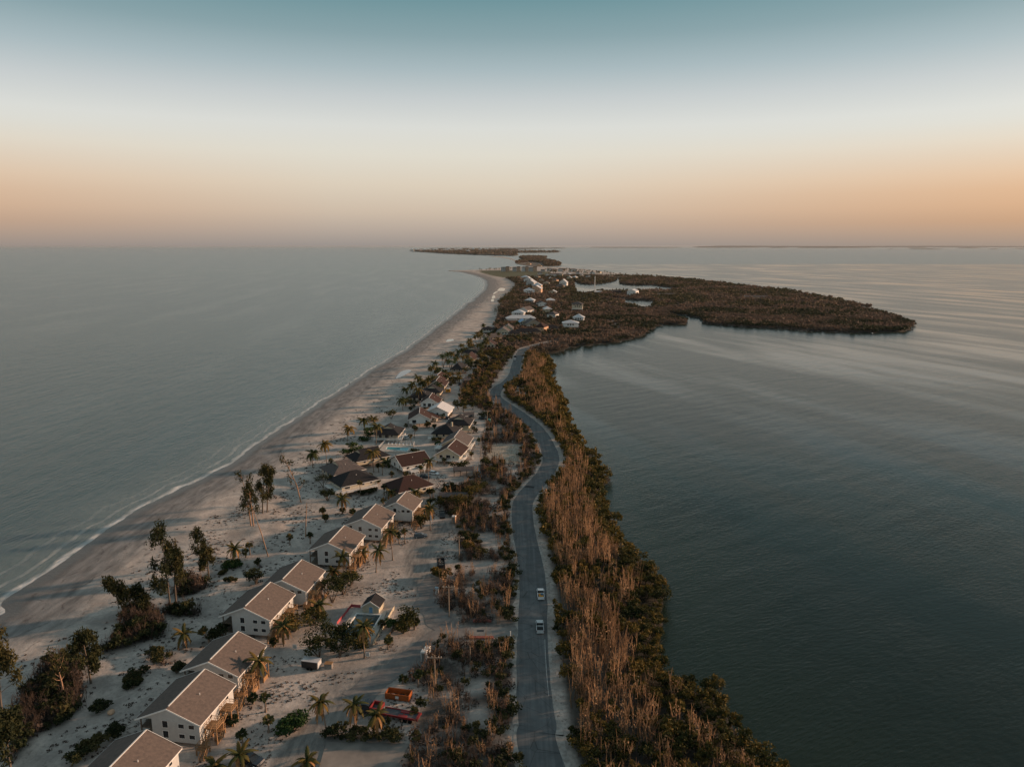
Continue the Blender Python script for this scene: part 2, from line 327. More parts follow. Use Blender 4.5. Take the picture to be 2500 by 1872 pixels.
def fan(y0, y1, g, s0, s1, ds):
    n = int(math.log(y1 / y0) / math.log(1 + g)) + 1; ys = y0 * np.exp(np.linspace(0, math.log(y1 / y0), n)); m = int((s1 - s0) / ds) + 1; ss = np.linspace(s0, s1, m)
    Y, S = np.meshgrid(ys, ss, indexing='ij'); X = S * (Y + 25)
    i = np.arange(n - 1)[:, None] * m + np.arange(m - 1)[None, :]
    q = np.stack([i, i + 1, i + m + 1, i + m], -1).reshape(-1, 4)
    return X.ravel(), Y.ravel(), q
# ------------------------------------------------------------------ ground
X, Y, q = fan(62, 3500, .0062, -1.15, .78, .0048)
d, west = fields(X, Y); rd = road_d(X, Y); Z = height(X, Y, d, west, rd)
keep = (d[q] > -14).any(1); q = q[keep]
used_ = np.unique(q); remap = np.full(len(X), -1); remap[used_] = np.arange(len(used_)); q = remap[q]
X, Y, Z, d, west, rd = (a[used_] for a in (X, Y, Z, d, west, rd))
rline = np.array([tuple(p) for p in roadL if p[1] < 660]); rxs = np.interp(Y, rline[:, 1], rline[:, 0])
def zones(X, Y, d, rd):
    rx = np.interp(Y, rline[:, 1], rline[:, 0])
    rt = sms(X - rx, 3, 5) * sms(rd, 5.8, 8) * sms(-Y, -660, -640)
    l1 = np.maximum(sms(sdf(X, Y, Z_L1), -1, 2), sms(sdf(X, Y, Z_L2), -1, 2))
    hd = sms(sdf(X, Y, Z_HEAD), -2, 4); cl = 0
    for c in CLEAR: cl = np.maximum(cl, sms(sdf(X, Y, c), -2.5, 2))
    sb = 0
    for c in SCRUB: sb = np.maximum(sb, sms(sdf(X, Y, c), -1, 1.5))
    return rt * (1 - cl), l1 * (1 - cl) * sms(rd, 4.6, 6), hd * sms(rd, 5, 8), sb, cl
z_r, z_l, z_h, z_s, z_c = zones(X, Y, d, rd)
dr = np.minimum(*[pdist(X, Y, [tuple(p) for p in L]) for L in driveL])
yard = np.maximum(*[sms(sdf(X, Y, c), -3, 4) for c in YARD])
track = np.maximum(sms(-dr, -5.5, -3.5), yard * .45)
grass = sms(sdf(X, Y, Z_GRASS), -8, 8)
lot = sms(sdf(X, Y, LOT), -.6, .6)
village = sms(west, 26, 40) * (1 - z_r) * (1 - z_h)
def landmat():
    m = bpy.data.materials.new('sand_and_litter'); m.use_nodes = True; t = m.node_tree; b = t.nodes['Principled BSDF']; Lk = t.links.new
    b.inputs['Specular IOR Level'].default_value = .25
    g = N(t, 'ShaderNodeNewGeometry'); pos = g.outputs['Position']
    def noise(s, det=4, w=None, rough=.55):
        n = N(t, 'ShaderNodeTexNoise'); n.inputs['Scale'].default_value = s; n.inputs['Detail'].default_value = det; n.inputs['Roughness'].default_value = rough; Lk(w or pos, n.inputs['Vector']); return n.outputs[0]
    def A(n): return N(t, 'ShaderNodeAttribute', attribute_name=n).outputs['Fac']
    def mth(op, a, b_=None):
        n = N(t, 'ShaderNodeMath', operation=op)
        for i, s in enumerate((a, b_)):
            if s is None: continue
            if isinstance(s, (int, float)): n.inputs[i].default_value = s
            else: Lk(s, n.inputs[i])
        return n.outputs[0]
    def mix(f, a, c):
        n = N(t, 'ShaderNodeMix', data_type='RGBA')
        for s, i in ((f, 0), (a, 6), (c, 7)):
            if isinstance(s, tuple): n.inputs[i].default_value = (*s, 1)
            elif isinstance(s, (int, float)): n.inputs[i].default_value = s
            else: Lk(s, n.inputs[i])
        return n.outputs[2]
    st = N(t, 'ShaderNodeMapping'); st.inputs['Scale'].default_value = (1, .28, 1); st.inputs['Rotation'].default_value = (0, 0, math.radians(14)); Lk(pos, st.inputs[0])
    n_big = noise(.035, 5); n_med = noise(.22, 6); n_fine = noise(1.4, 8, rough=.7); n_streak = noise(.35, 6, st.outputs[0])
    dry = mix(ramp(t, [(.3, 0), (.7, 1)], n_med), (.43, .375, .335), (.62, .55, .49))
    dry = mix(ramp(t, [(.42, 0), (.75, .75)], n_fine), dry, (.25, .22, .20))
    # wet and rippled beach
    be = A('beach'); bw = mth('ADD', be, mth('MULTIPLY', mth('SUBTRACT', n_streak, .5), 16))
    gb = mix(ramp(t, [(.35, 0), (.65, 1)], n_streak), (.15, .142, .136), (.285, .27, .258))
    f1 = N(t, 'ShaderNodeMapRange', interpolation_type='SMOOTHSTEP'); Lk(bw, f1.inputs[0]); f1.inputs[1].default_value = 14; f1.inputs[2].default_value = 30
    c = mix(f1.outputs[0], gb, dry)
    f2 = N(t, 'ShaderNodeMapRange', interpolation_type='SMOOTHSTEP'); Lk(mth('ADD', be, mth('MULTIPLY', mth('SUBTRACT', n_med, .5), 5)), f2.inputs[0]); f2.inputs[1].default_value = 2; f2.inputs[2].default_value = 8
    wet = mth('SUBTRACT', 1, f2.outputs[0])
    c = mix(wet, c, (.10, .095, .09))
    # wrack lines left by the tide
    for off, wd in ((9, .5), (17, .6), (24, .5)):
        dd = mth('ABSOLUTE', mth('SUBTRACT', mth('ADD', be, mth('MULTIPLY', mth('SUBTRACT', n_big, .5), 22)), off))
        ln = N(t, 'ShaderNodeMapRange'); Lk(dd, ln.inputs[0]); ln.inputs[1].default_value = wd; ln.inputs[2].default_value = 0
        c = mix(mth('MULTIPLY', ln.outputs[0], ramp(t, [(.45, 0), (.6, .7)], noise(.5, 5))), c, (.07, .06, .055))
    # small beach plants, seaweed and litter between the houses and dunes
    v = noise(.9, 6, rough=.65); dv = mth('MULTIPLY', ramp(t, [(.56, 0), (.62, 1)], v), ramp(t, [(.40, 0), (.58, 1)], noise(.06, 3)))
    c = mix(mth('MULTIPLY', dv, mth('MULTIPLY', A('debris'), .8)), c, (.10, .09, .075))
    # tyre tracks and packed sand
    tr = A('track'); w2 = N(t, 'ShaderNodeMapping'); w2.inputs['Rotation'].default_value = (0, 0, math.radians(-24)); w2.inputs['Scale'].default_value = (1.0, .22, 1); Lk(pos, w2.inputs[0])
    tn = noise(1.0, 5, w2.outputs[0]); tcx = mix(ramp(t, [(.38, 0), (.62, 1)], tn), (.125, .12, .115), (.25, .235, .215))
    c = mix(mth('MULTIPLY', ramp(t, [(.44, 0), (.62, .65)], noise(.09, 6, rough=.65)), f1.outputs[0]), c, (.22, .20, .185))
    c = mix(mth('MULTIPLY', tr, .85), c, tcx)
    # leaf litter under the scrub, with pale sand showing
    li = mix(ramp(t, [(.3, 0), (.7, 1)], n_fine), (.035, .032, .030), (.13, .115, .10))
    c = mix(mth('MULTIPLY', A('wood'), ramp(t, [(.48, 1), (.64, .25)], noise(.12, 7, rough=.7))), c, li)
    c = mix(A('canopy'), c, (.020, .020, .015))  # dark shore mud, and shade under the mangroves deepened in the ground colour
    c = mix(A('grass'), c, mix(n_big, (.10, .085, .045), (.055, .075, .03)))
    c = mix(mth('MULTIPLY', A('lot'), .9), c, mix(ramp(t, [(.35, 0), (.65, 1)], noise(1.2, 6, st.outputs[0])), (.24, .21, .165), (.42, .38, .31)))
    Lk(c, b.inputs['Base Color'])
    rg = N(t, 'ShaderNodeMapRange'); Lk(wet, rg.inputs[0]); rg.inputs[3].default_value = .92; rg.inputs[4].default_value = .32; Lk(rg.outputs[0], b.inputs['Roughness'])
    bp = N(t, 'ShaderNodeBump'); bp.inputs['Strength'].default_value = .55; bp.inputs['Distance'].default_value = .35
    Lk(mth('ADD', n_med, mth('MULTIPLY', n_fine, .5)), bp.inputs['Height']); Lk(bp.outputs[0], b.inputs['Normal'])
    return m
deb = village * sms(-Y, -760, -500) * (1 - track) * sms(west, 24, 36)
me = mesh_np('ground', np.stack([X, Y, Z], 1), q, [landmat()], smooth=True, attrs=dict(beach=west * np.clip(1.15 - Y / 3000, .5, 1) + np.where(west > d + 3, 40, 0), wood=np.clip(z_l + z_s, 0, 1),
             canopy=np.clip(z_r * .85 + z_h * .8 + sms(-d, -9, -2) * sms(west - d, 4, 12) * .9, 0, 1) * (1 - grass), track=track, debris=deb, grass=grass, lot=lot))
tag(link('ground', me), kind='structure')
# ------------------------------------------------------------------ water
def watermat(name, deep, shallow, foam=True, bumpd=.46, slick=True, rough=.27):
    m = bpy.data.materials.new(name); m.use_nodes = True; t = m.node_tree; b = t.nodes['Principled BSDF']; Lk = t.links.new
    b.inputs['IOR'].default_value = 1.33; b.inputs['Roughness'].default_value = rough; b.inputs['Specular IOR Level'].default_value = .5 if foam else .42
    g = N(t, 'ShaderNodeNewGeometry'); pos = g.outputs['Position']
    def noise(s, det=4, scl=None, rot=0):
        n = N(t, 'ShaderNodeTexNoise'); n.inputs['Scale'].default_value = s; n.inputs['Detail'].default_value = det
        if scl:
            m0 = N(t, 'ShaderNodeMapping'); m0.inputs['Rotation'].default_value = (0, 0, math.radians(rot)); Lk(pos, m0.inputs[0]); mp = N(t, 'ShaderNodeMapping'); mp.inputs['Scale'].default_value = scl; Lk(m0.outputs[0], mp.inputs[0]); Lk(mp.outputs[0], n.inputs[0])
        else: Lk(pos, n.inputs[0])
        return n.outputs[0]
    A = lambda n: N(t, 'ShaderNodeAttribute', attribute_name=n).outputs['Fac']
    sh = N(t, 'ShaderNodeMapRange', interpolation_type='SMOOTHSTEP'); Lk(A('shore'), sh.inputs[0]); sh.inputs[1].default_value = -45; sh.inputs[2].default_value = 0
    mx = N(t, 'ShaderNodeMix', data_type='RGBA'); Lk(sh.outputs[0], mx.inputs[0]); mx.inputs[6].default_value = (*deep, 1); mx.inputs[7].default_value = (*shallow, 1); c = mx.outputs[2]
    def mul(a, k):
        n = N(t, 'ShaderNodeMath', operation='MULTIPLY'); Lk(a, n.inputs[0])
        if isinstance(k, (int, float)): n.inputs[1].default_value = k
        else: Lk(k, n.inputs[1])
        return n.outputs[0]
    def add(a, k):
        n = N(t, 'ShaderNodeMath', operation='ADD'); Lk(a, n.inputs[0])
        if isinstance(k, (int, float)): n.inputs[1].default_value = k
        else: Lk(k, n.inputs[1])
        return n.outputs[0]
    if foam:
        w_ = add(A('west'), mul(add(noise(.06, 4), -.5), 7)); ff = None
        for a0, a1, k in ((-3.2, -.2, 1.0), (-8.5, -6.8, .4), (-15, -13.6, .2)):
            u = N(t, 'ShaderNodeMapRange', interpolation_type='SMOOTHSTEP'); Lk(w_, u.inputs[0]); u.inputs[1].default_value = a0; u.inputs[2].default_value = a0 + (a1 - a0) * .7
            dn = N(t, 'ShaderNodeMapRange', interpolation_type='SMOOTHSTEP'); Lk(w_, dn.inputs[0]); dn.inputs[1].default_value = a1 + .4; dn.inputs[2].default_value = a1; 
            f = mul(mul(u.outputs[0], dn.outputs[0]), k); ff = f if ff is None else add(ff, f)
        ff = mul(ff, ramp(t, [(.32, .25), (.62, 1)], noise(.35, 6, (1, .35, 1), 8)))
        mf = N(t, 'ShaderNodeMix', data_type='RGBA'); Lk(ff, mf.inputs[0]); Lk(c, mf.inputs[6]); mf.inputs[7].default_value = (.62, .62, .61, 1); c = mf.outputs[2]
        rr = N(t, 'ShaderNodeMapRange'); Lk(ff, rr.inputs[0]); rr.inputs[3].default_value = rough; rr.inputs[4].default_value = .8; Lk(rr.outputs[0], b.inputs['Roughness'])
    Lk(c, b.inputs['Base Color'])
    h = add(mul(noise(.9 if foam else 1.3, 6, (1, .30, 1), 8 if foam else 60), 1.0), mul(noise(.12, 4, (1, .30, 1), 4 if foam else 55), 2.2))
    bp = N(t, 'ShaderNodeBump'); bp.inputs['Distance'].default_value = bumpd; Lk(h, bp.inputs['Height'])
    if slick:
        big = noise(.019 if not foam else .022, 7, (1, .17, 1), -21 if not foam else -6); s = ramp(t, [(.47, 1), (.64, .48 if not foam else .80)], big); Lk(s, bp.inputs['Strength'])
        if True: rs = ramp(t, [(.47, rough), (.64, rough * (.60 if not foam else .96))], big); Lk(rs, rr.inputs[3] if foam else b.inputs['Roughness'])
    else: bp.inputs['Strength'].default_value = 1
    Lk(bp.outputs[0], b.inputs['Normal'])
    return m
X, Y, q = fan(60, 4000, .011, -1.9, 1.9, .012)
# split the sea (west) from the bay (east) along the island's spine; both run under the land
spine = [(0, 0)] + [tuple(p) for p in roadL if p[1] < 640] + [P(1330, 760), P(1330, 690), P(1330, 655)]
sy = np.array(spine); spx = np.interp(Y, sy[:, 1], sy[:, 0])
d, west = fields(X, Y)
qx = X[q].mean(1); qs = spx[q].mean(1); dd_ = d[q].min(1); vis = dd_ < 12; lw = (qx < qs)
for nm, sel, mt in (('sea', lw, watermat('sea_water', (.050, .088, .096), (.11, .145, .145))), ('bay_water', ~lw, watermat('bay_water', (.005, .013, .008), (.010, .020, .012), False, .17, True, .25))):
    qq = q[sel & vis]; us = np.unique(qq); rm = np.full(len(X), -1); rm[us] = np.arange(len(us))
    me = mesh_np(nm, np.stack([X[us], Y[us], np.zeros(len(us))], 1), rm[qq], [mt], attrs=dict(shore=d[us], west=np.where(west[us] < 0, np.where(np.abs(west[us]) < np.abs(d[us]) + 3, west[us], -60), west[us])))
    tag(link(nm, me), kind='structure')
X, Y, q = fan(4000, 75000, .05, -2.2, 2.2, .06)
X = X * 1.0; me = mesh_np('open_water', np.stack([X, Y, X * 0], 1), q, [bpy.data.materials['sea_water']], attrs=dict(shore=X * 0 - 100, west=X * 0 - 100)); tag(link('open_water', me), kind='structure')
# tide pools left on the beach
pm = mat('tide_pool_water', (.10, .10, .10), None, .03, 1, spec=.5)
pools = [[(966, 924), (976, 910), (986, 905), (1000, 903), (1004, 906), (992, 914), (978, 921)], [(1089, 834), (1093, 829), (1106, 828), (1108, 831), (1097, 834)], [(1201, 729), (1209, 727), (1208, 722), (1203, 722)],
         [(1199, 736), (1205, 736), (1205, 731), (1200, 731)], [(1204, 719), (1213, 714), (1216, 711), (1207, 714)], [(1215, 710), (1230, 710), (1233, 705), (1222, 703), (1216, 707)]]
for i, p in enumerate(pools):
    c = cr([P(*z_, .9) for z_ in p], 4, True); b = MB(); zt = max(gz(*z_) for z_ in c) + .03
    b.face([(x, y, zt) for x, y in c]); tag(b.build('tide_pool', pm), kind='structure')
# ------------------------------------------------------------------ roads and paving
def ribbon(name, line, wd, z, m, wob_=0, parent=None):
    b = MB(); L = [np.array(p) for p in line]; pr = []
    for i, p in enumerate(L):
        t = L[min(i + 1, len(L) - 1)] - L[max(i - 1, 0)]; t = t / (np.linalg.norm(t) + 1e-9); n = np.array([-t[1], t[0]])
        a, c = (wd / 2 + (mn.noise((p[0] * .15, p[1] * .15, s_)) * wob_) for s_ in (1, 7))
        zz = z if not callable(z) else z(p)
        pr.append(((*(p + n * a), zz), (*(p - n * c), zz)))
    for (a, c), (e, f) in zip(pr, pr[1:]): b.face([c, f, e, a])
    return b.build(name, m, parent)
def asphalt():
    m = mat('worn_asphalt', (.175, .182, .185), (.115, .122, .125), .85, .5, .15, detail=8); t = m.node_tree; b = t.nodes['Principled BSDF']; src = b.inputs['Base Color'].links[0].from_socket
    g = N(t, 'ShaderNodeNewGeometry'); mp = N(t, 'ShaderNodeMapping'); mp.inputs['Scale'].default_value = (1.1, .03, 1); t.links.new(g.outputs['Position'], mp.inputs[0])
    n = N(t, 'ShaderNodeTexNoise'); n.inputs['Scale'].default_value = 1; n.inputs['Detail'].default_value = 5; t.links.new(mp.outputs[0], n.inputs[0])
    v = N(t, 'ShaderNodeTexVoronoi', feature='DISTANCE_TO_EDGE'); v.inputs['Scale'].default_value = .16; t.links.new(g.outputs['Position'], v.inputs['Vector'])
    f = ramp(t, [(.42, 0), (.58, .5)], n.outputs[0]); k = ramp(t, [(0, .7), (.012, 0)], v.outputs['Distance'])
    m1 = N(t, 'ShaderNodeMix', data_type='RGBA'); t.links.new(f, m1.inputs[0]); t.links.new(src, m1.inputs[6]); m1.inputs[7].default_value = (.085, .089, .091, 1)
    m2 = N(t, 'ShaderNodeMix', data_type='RGBA'); t.links.new(k, m2.inputs[0]); t.links.new(m1.outputs[2], m2.inputs[6]); m2.inputs[7].default_value = (.035, .036, .038, 1); t.links.new(m2.outputs[2], b.inputs['Base Color'])
    return m
am = asphalt()
dense = cr([tuple(p) for p in roadL], 3)
tag(ribbon('road_shoulder', dense, 9.9, 1.06, mat('shell_sand_verge', (.50, .46, .42), (.26, .235, .21), .95, .9,   .3, detail=8), 2.2), kind='structure')
tag(ribbon('road', dense, 7.9, 1.075, am, .25), kind='structure')
for pl in ([(1484, 812), (1500, 800), (1500, 790), (1490, 780)], [(1470, 768), (1482, 762), (1494, 757)]): tag(ribbon('path', cr([P(*q_) for q_ in pl], 5), 9, 1.07, M['concrete']), kind='structure')
ln = mat('faded_lane_paint', (.55, .55, .53), (.30, .30, .30), .8, 2)
i0 = np.argmin([abs(p[1] - P(1320, 1560)[1]) for p in dense]); i1 = np.argmin([abs(p[1] - P(1320, 1700)[1]) for p in dense])
for off, a_, c_ in ((3.2, min(i0, i1), max(i0, i1)),):
    seg = [np.array(p) + np.array([off, 0]) for p in dense[a_:c_ + 1]]; tag(ribbon('edge_line', seg, .14, 1.080, ln), kind='structure')
iA = np.argmin([abs(p[1] - P(1180, 968)[1]) for p in dense])
tag(ribbon('asphalt_patch', dense[iA - 2:iA + 3], 7.7, 1.079, mat('fresh_asphalt', (.035, .038, .042), None, .8, 1)), kind='structure')
iB = np.argmin([abs(p[1] - P(1310, 1190)[1]) for p in dense])
tag(ribbon('asphalt_patch', [np.array(p) - np.array([1.6, 0]) for p in dense[iB - 1:iB + 3]], 3.8, 1.079, bpy.data.materials['fresh_asphalt']), kind='structure')
dm = mat('packed_drive', (.215, .207, .198), (.135, .132, .130), .95, .5, .25, detail=9)
for i_, L_ in enumerate(([(1150, 1541), (1100, 1542), (1060, 1562), (1020, 1592), (970, 1628), (920, 1662), (865, 1705)], [(1085, 1538), (1055, 1500), (1048, 1450), (1058, 1410)])): tag(ribbon('driveway', cr([P(*q_) for q_ in L_], 8), 7.0 - i_ * .8, 1.062 - i_ * .006, dm, 2.6), kind='structure')
pv = [P(1262, 1532), P(1150, 1530), P(1148, 1552), P(1262, 1556)]
b = MB(); b.face([(x, y, 1.085) for x, y in pv[::-1]]); apron = b.build('entrance_paving', M['concrete']); tag(apron, kind='structure')
gx, gy = P(1173, 1540); b = MB(); b.box(gx - .9, gy - .5, 1.05, gx + .9, gy + .5, 1.10); b.build('drain_grate', M['black'], apron)
for q0, q1, lb in (((1155, 1516), (1200, 1514), 'low red planting bed beyond the concrete entrance drive'), ((1148, 1557), (1205, 1556), 'low red planting bed on the camera side of the entrance drive')):
    (ax, ay), (bx, by) = P(*q0), P(*q1); b = MB(); b.box(ax, ay - .5, .9, bx, ay + .5, 1.35); tag(b.build('brick_curb', M['curb']), lb, 'curb', 'red planting beds at the entrance')
slab = [P(797, 1812), P(1000, 1816), P(955, 1905), P(770, 1905)]
b = MB(); b.face([(x, y, max(1.05, 1.2)) for x, y in slab[::-1]]);  tag(b.build('concrete_slab', mat('dusty_slab', (.30, .27, .24), (.19, .175, .16), .95, .35, .1, detail=8)), kind='structure')
# ------------------------------------------------------------------ islands far off
imat = mat('distant_woodland', (.060, .055, .042), (.032, .034, .026), .95, .008, detail=6)
def islet(name, px, h, kind='structure', n=5, m=imat, zb=0):
    base = cr([P(x, y, 0) for x, y in px], n, True); c = base.mean(0); b = MB(); k = len(base)
    for f, z in ((1.0, -.5), (.995, h * .55), (.93, h)):
        for i, p in enumerate(base):
            q_ = c + (p - c) * f; b.v.append((q_[0], q_[1], z if z <= 0 else z * (.75 + .5 * mn.noise((p[0] / (h * 9), p[1] / (h * 9), f)))))
    for r in range(2):
        for i in range(k):
            j = (i + 1) % k; b.f.append((r * k + i, r * k + j, (r + 1) * k + j, (r + 1) * k + i)); b.m.append(0)
    b.f.append(tuple(2 * k + i for i in range(k))); b.m.append(0)
    return tag(b.build(name, m), kind=kind)
for r_ in [[(1259, 643), (1275, 636), (1310, 635), (1344, 637), (1360, 643), (1368, 648), (1330, 651), (1290, 650)], [(1268, 629), (1290, 626), (1333, 628), (1322, 633), (1290, 635)]]:
    islet('island', r_, 1.2, m=mat('island_soil', (.16, .13, .10), (.07, .06, .05), .95, .02))
FAR1 = [(1002, 613), (1060, 611.2), (1130, 608.6), (1200, 609), (1265, 611.5), (1215, 614.6), (1349, 615.4), (1349, 617), (1214, 618.6), (1262, 622), (1256, 625), (1220, 624.5), (1150, 622.5), (1060, 618)]
islet('island', FAR1, 16, n=3)
sp_ = [P(x, y, .5) for x, y in [(1190, 626), (1225, 629), (1250, 634), (1263, 641), (1268, 641), (1250, 631), (1225, 626)]]
b = MB(); b.face([(x, y, .35) for x, y in sp_]); tag(b.build('sand_spit', mat('far_sand', (.42, .38, .34), None, .9, .02)), kind='structure')
for x0, x1, y, h in [(1010, 1120, 608.8, 14), (1230, 1330, 607.6, 16), (1700, 1850, 604.4, 30), (1050, 1190, 607.4, 26), (1190, 1382, 606.6, 24), (1160, 1300, 609.4, 10), (1440, 1665, 604.6, 30), (1880, 1925, 604.8, 22), (1945, 2127, 605, 24), (2167, 2180, 608.6, 8), (2186, 2190, 608.8, 7), (2215, 2263, 605.4, 20), (2220, 2300, 608.6, 14),
                     (2337, 2393, 605.6, 20), (2413, 2437, 608.6, 12), (2478, 2530, 607.2, 14)]:
    cx = (x0 + x1) / 2; islet('island', [(x0, y), (cx - (x1 - x0) * .25, y - .25), (cx + (x1 - x0) * .25, y - .25), (x1, y), (cx + (x1 - x0) * .2, y + .3), (cx - (x1 - x0) * .2, y + .3)], h)
islet('mainland', [(1700, 603.4), (2000, 603.1), (2400, 603.0), (2900, 603.0), (2900, 603.6), (2400, 603.6), (2000, 603.7), (1800, 603.6)], 95, n=8)
b = MB(); jx, jy = P(1096, 661.5, 0); 
for i in range(14): b.box(jx + i * 4.2, jy - 2 - random.random(), -.6, jx + i * 4.2 + 3.6, jy + 2 + random.random(), 1.1 + random.random() * .5, rot=random.random() * .4)
tag(b.build('rock_jetty', mat('dark_rock', (.10, .09, .08), (.05, .05, .045), .9, .4)), 'low dark rock jetty reaching into the sea at the tip of the beach', 'jetty')

# the air: a pale even haze that fades the far shores
b = MB(); b.box(-175000, -2500, -4, 175000, 80000, 101.5); hz = bpy.data.materials.new('haze'); hz.use_nodes = True; t = hz.node_tree; t.nodes.clear()
pv_ = N(t, 'ShaderNodeVolumePrincipled'); pv_.inputs['Density'].default_value = HAZE; pv_.inputs['Color'].default_value = (.60, .64, .68, 1); pv_.inputs['Anisotropy'].default_value = .15
o_ = N(t, 'ShaderNodeOutputMaterial'); t.links.new(pv_.outputs[0], o_.inputs['Volume']); tag(b.build('haze', hz), kind='stuff')
# ------------------------------------------------------------------ vegetation templates (numpy: all quads)
def leaves_np(r, n, R, size, cz=0, shell=.6, up=.3, asp=1.0):
    """n quads spread through an ellipsoid of radii R centred at height cz"""
    d = r.normal(size=(n, 3)); d /= np.linalg.norm(d, axis=1)[:, None]; rad = shell + (1 - shell) * r.random(n); rad = np.where(r.random(n) < .3, r.random(n), rad)
    c = d * rad[:, None] * np.array(R) + np.array([0, 0, cz])
    a = r.normal(size=(n, 3)); a[:, 2] *= (1 - up); a /= np.linalg.norm(a, axis=1)[:, None]
    b = np.cross(a, r.normal(size=(n, 3))); b /= np.linalg.norm(b, axis=1)[:, None]
    s = size * (.6 + .8 * r.random(n))[:, None]
    v = np.stack([c - a * s * asp, c - b * s * .6, c + a * s * asp, c + b * s * .6], 1).reshape(-1, 3)
    t = np.repeat(np.clip(r.random(n) * .7 + .3 * (c[:, 2] - cz) / (R[2] + .01), 0, 1), 4)
    return v, np.arange(4 * n).reshape(n, 4), t
def stem_np(p, rad, tint=.5):
    """3-sided tapered tube through the points p"""
    p = np.array(p, float); m = len(p); an = np.array([0, 2.1, 4.2]); v = []
    for i in range(m):
        rr = rad * (1 - .75 * i / (m - 1)); v.append(p[i] + np.stack([np.cos(an) * rr, np.sin(an) * rr, an * 0], 1))
    v = np.concatenate(v); q = []
    for i in range(m - 1):
        for k in range(3): q.append((i * 3 + k, i * 3 + (k + 1) % 3, (i + 1) * 3 + (k + 1) % 3, (i + 1) * 3 + k))
    return v, np.array(q), np.full(len(v), tint)
def join_np(parts):
    vs, qs, ts, b = [], [], [], 0
    for v, q_, t in parts: vs.append(v); qs.append(q_ + b); ts.append(t); b += len(v)
    return np.concatenate(vs), np.concatenate(qs), np.concatenate(ts)
def tmesh(name, T, m): return mesh_np(name, T[0], T[1], [m], attrs=dict(tint=T[2]))
def scatter_join(name, pos, temps, m, s0=.8, s1=1.3, zs=(.8, 1.3), seed=1):
    r = np.random.default_rng(seed); pos = np.asarray(pos); k = r.integers(0, len(temps), len(pos)); vs, qs, ts, b = [], [], [], 0
    for j, (tv, tq, tt) in enumerate(temps):
        pp = pos[k == j]; n = len(pp)
        if not n: continue
        a = r.random(n) * 6.283; s = s0 + (s1 - s0) * r.random(n); z = s * (zs[0] + (zs[1] - zs[0]) * r.random(n)); ca, sa = np.cos(a), np.sin(a)
        v = np.empty((n, len(tv), 3)); v[:, :, 0] = (tv[None, :, 0] * ca[:, None] - tv[None, :, 1] * sa[:, None]) * s[:, None] + pp[:, 0:1]
        v[:, :, 1] = (tv[None, :, 0] * sa[:, None] + tv[None, :, 1] * ca[:, None]) * s[:, None] + pp[:, 1:2]; v[:, :, 2] = tv[None, :, 2] * z[:, None] + pp[:, 2:3]
        q_ = tq[None] + (np.arange(n) * len(tv))[:, None, None] + b
        vs.append(v.reshape(-1, 3)); qs.append(q_.reshape(-1, 4)); ts.append((tt[None] * .5 + r.random(n)[:, None] * .5).ravel()); b += n * len(tv)
    me = mesh_np(name, np.concatenate(vs), np.concatenate(qs), [m], attrs=dict(tint=np.concatenate(ts)))
    o = link(name, me); o['kind'] = 'stuff'; STATS.append((name, len(pos), len(me.polygons) * 2)); return o
STATS = []
def bare_T(r, n, h, spread, rad, twigs=6, leaf=0):
    parts = []
    for i in range(n):
        x, y = r.normal(size=2) * spread * .5; hh = h * (.55 + .5 * r.random()); dx, dy = r.normal(size=2) * .13 * hh; t = r.random()
        pts = [(x, y, 0), (x + dx * .3 + r.normal() * .1, y + dy * .3, hh * .4), (x + dx * .6, y + dy * .6 + r.normal() * .12, hh * .72), (x + dx, y + dy, hh)]
        parts.append(stem_np(pts, rad * (.7 + .6 * r.random()), .25 + .75 * t))
        for j in range(int(twigs)):
            f = .4 + .5 * r.random(); bx, by, bz = x + dx * f, y + dy * f, hh * f; ex, ey = r.normal(size=2) * .35
            parts.append(stem_np([(bx, by, bz), (bx + ex, by + ey, bz + .4 + r.random() * .9)], rad * .5, .3 + .6 * t))
    if leaf: parts.append(leaves_np(r, leaf, (spread * .8, spread * .8, h * .4), .22, h * .45))
    return join_np(parts)
def mang_T(r, n, R, h, size):
    parts = []
    for i in range(4 + int(r.integers(0, 3))):
        a = r.random() * 6.28; d = R * (.2 + .6 * r.random()); rr = R * (.35 + .35 * r.random())
        v, q_, t = leaves_np(r, n // 5, (rr, rr, rr * .75), size, h * (.45 + .4 * r.random()), .5); v = v + np.array([math.cos(a) * d, math.sin(a) * d, 0]); v[:, 2] = np.maximum(v[:, 2], .15); parts.append((v, q_, t))
    return join_np(parts)
def trunk_T(r, h, n=3, spread=.5, rad=.09):
    return join_np([stem_np([(0, 0, 0), (r.normal() * spread * .4, r.normal() * spread * .4, h * .4), (r.normal() * spread, r.normal() * spread, h * .85)], rad, .3) for _ in range(n)])
R_ = np.random.default_rng(77)
mang_meshes = [(tmesh('crown', mang_T(R_, 330, 2.0, 3.9, .26), M['mang']), tmesh('trunk', trunk_T(R_, 3.6, 4, .9), M['bark'])) for _ in range(7)]
bare_meshes = [tmesh('bare_stems', bare_T(R_, 6, 6.6, 1.3, .085, 4, 34), M['bare']) for _ in range(7)]
shrub_meshes = [tmesh('leaves', mang_T(R_, 200, 1.15, 1.7, .2), M['shrub']) for _ in range(5)]
twig_meshes = [tmesh('twigs', join_np([bare_T(R_, 9, 2.2, 1.2, .045, 4, 24), leaves_np(R_, 26, (1.2, 1.2, .5), .25, .5)]), M['twig']) for _ in range(5)]
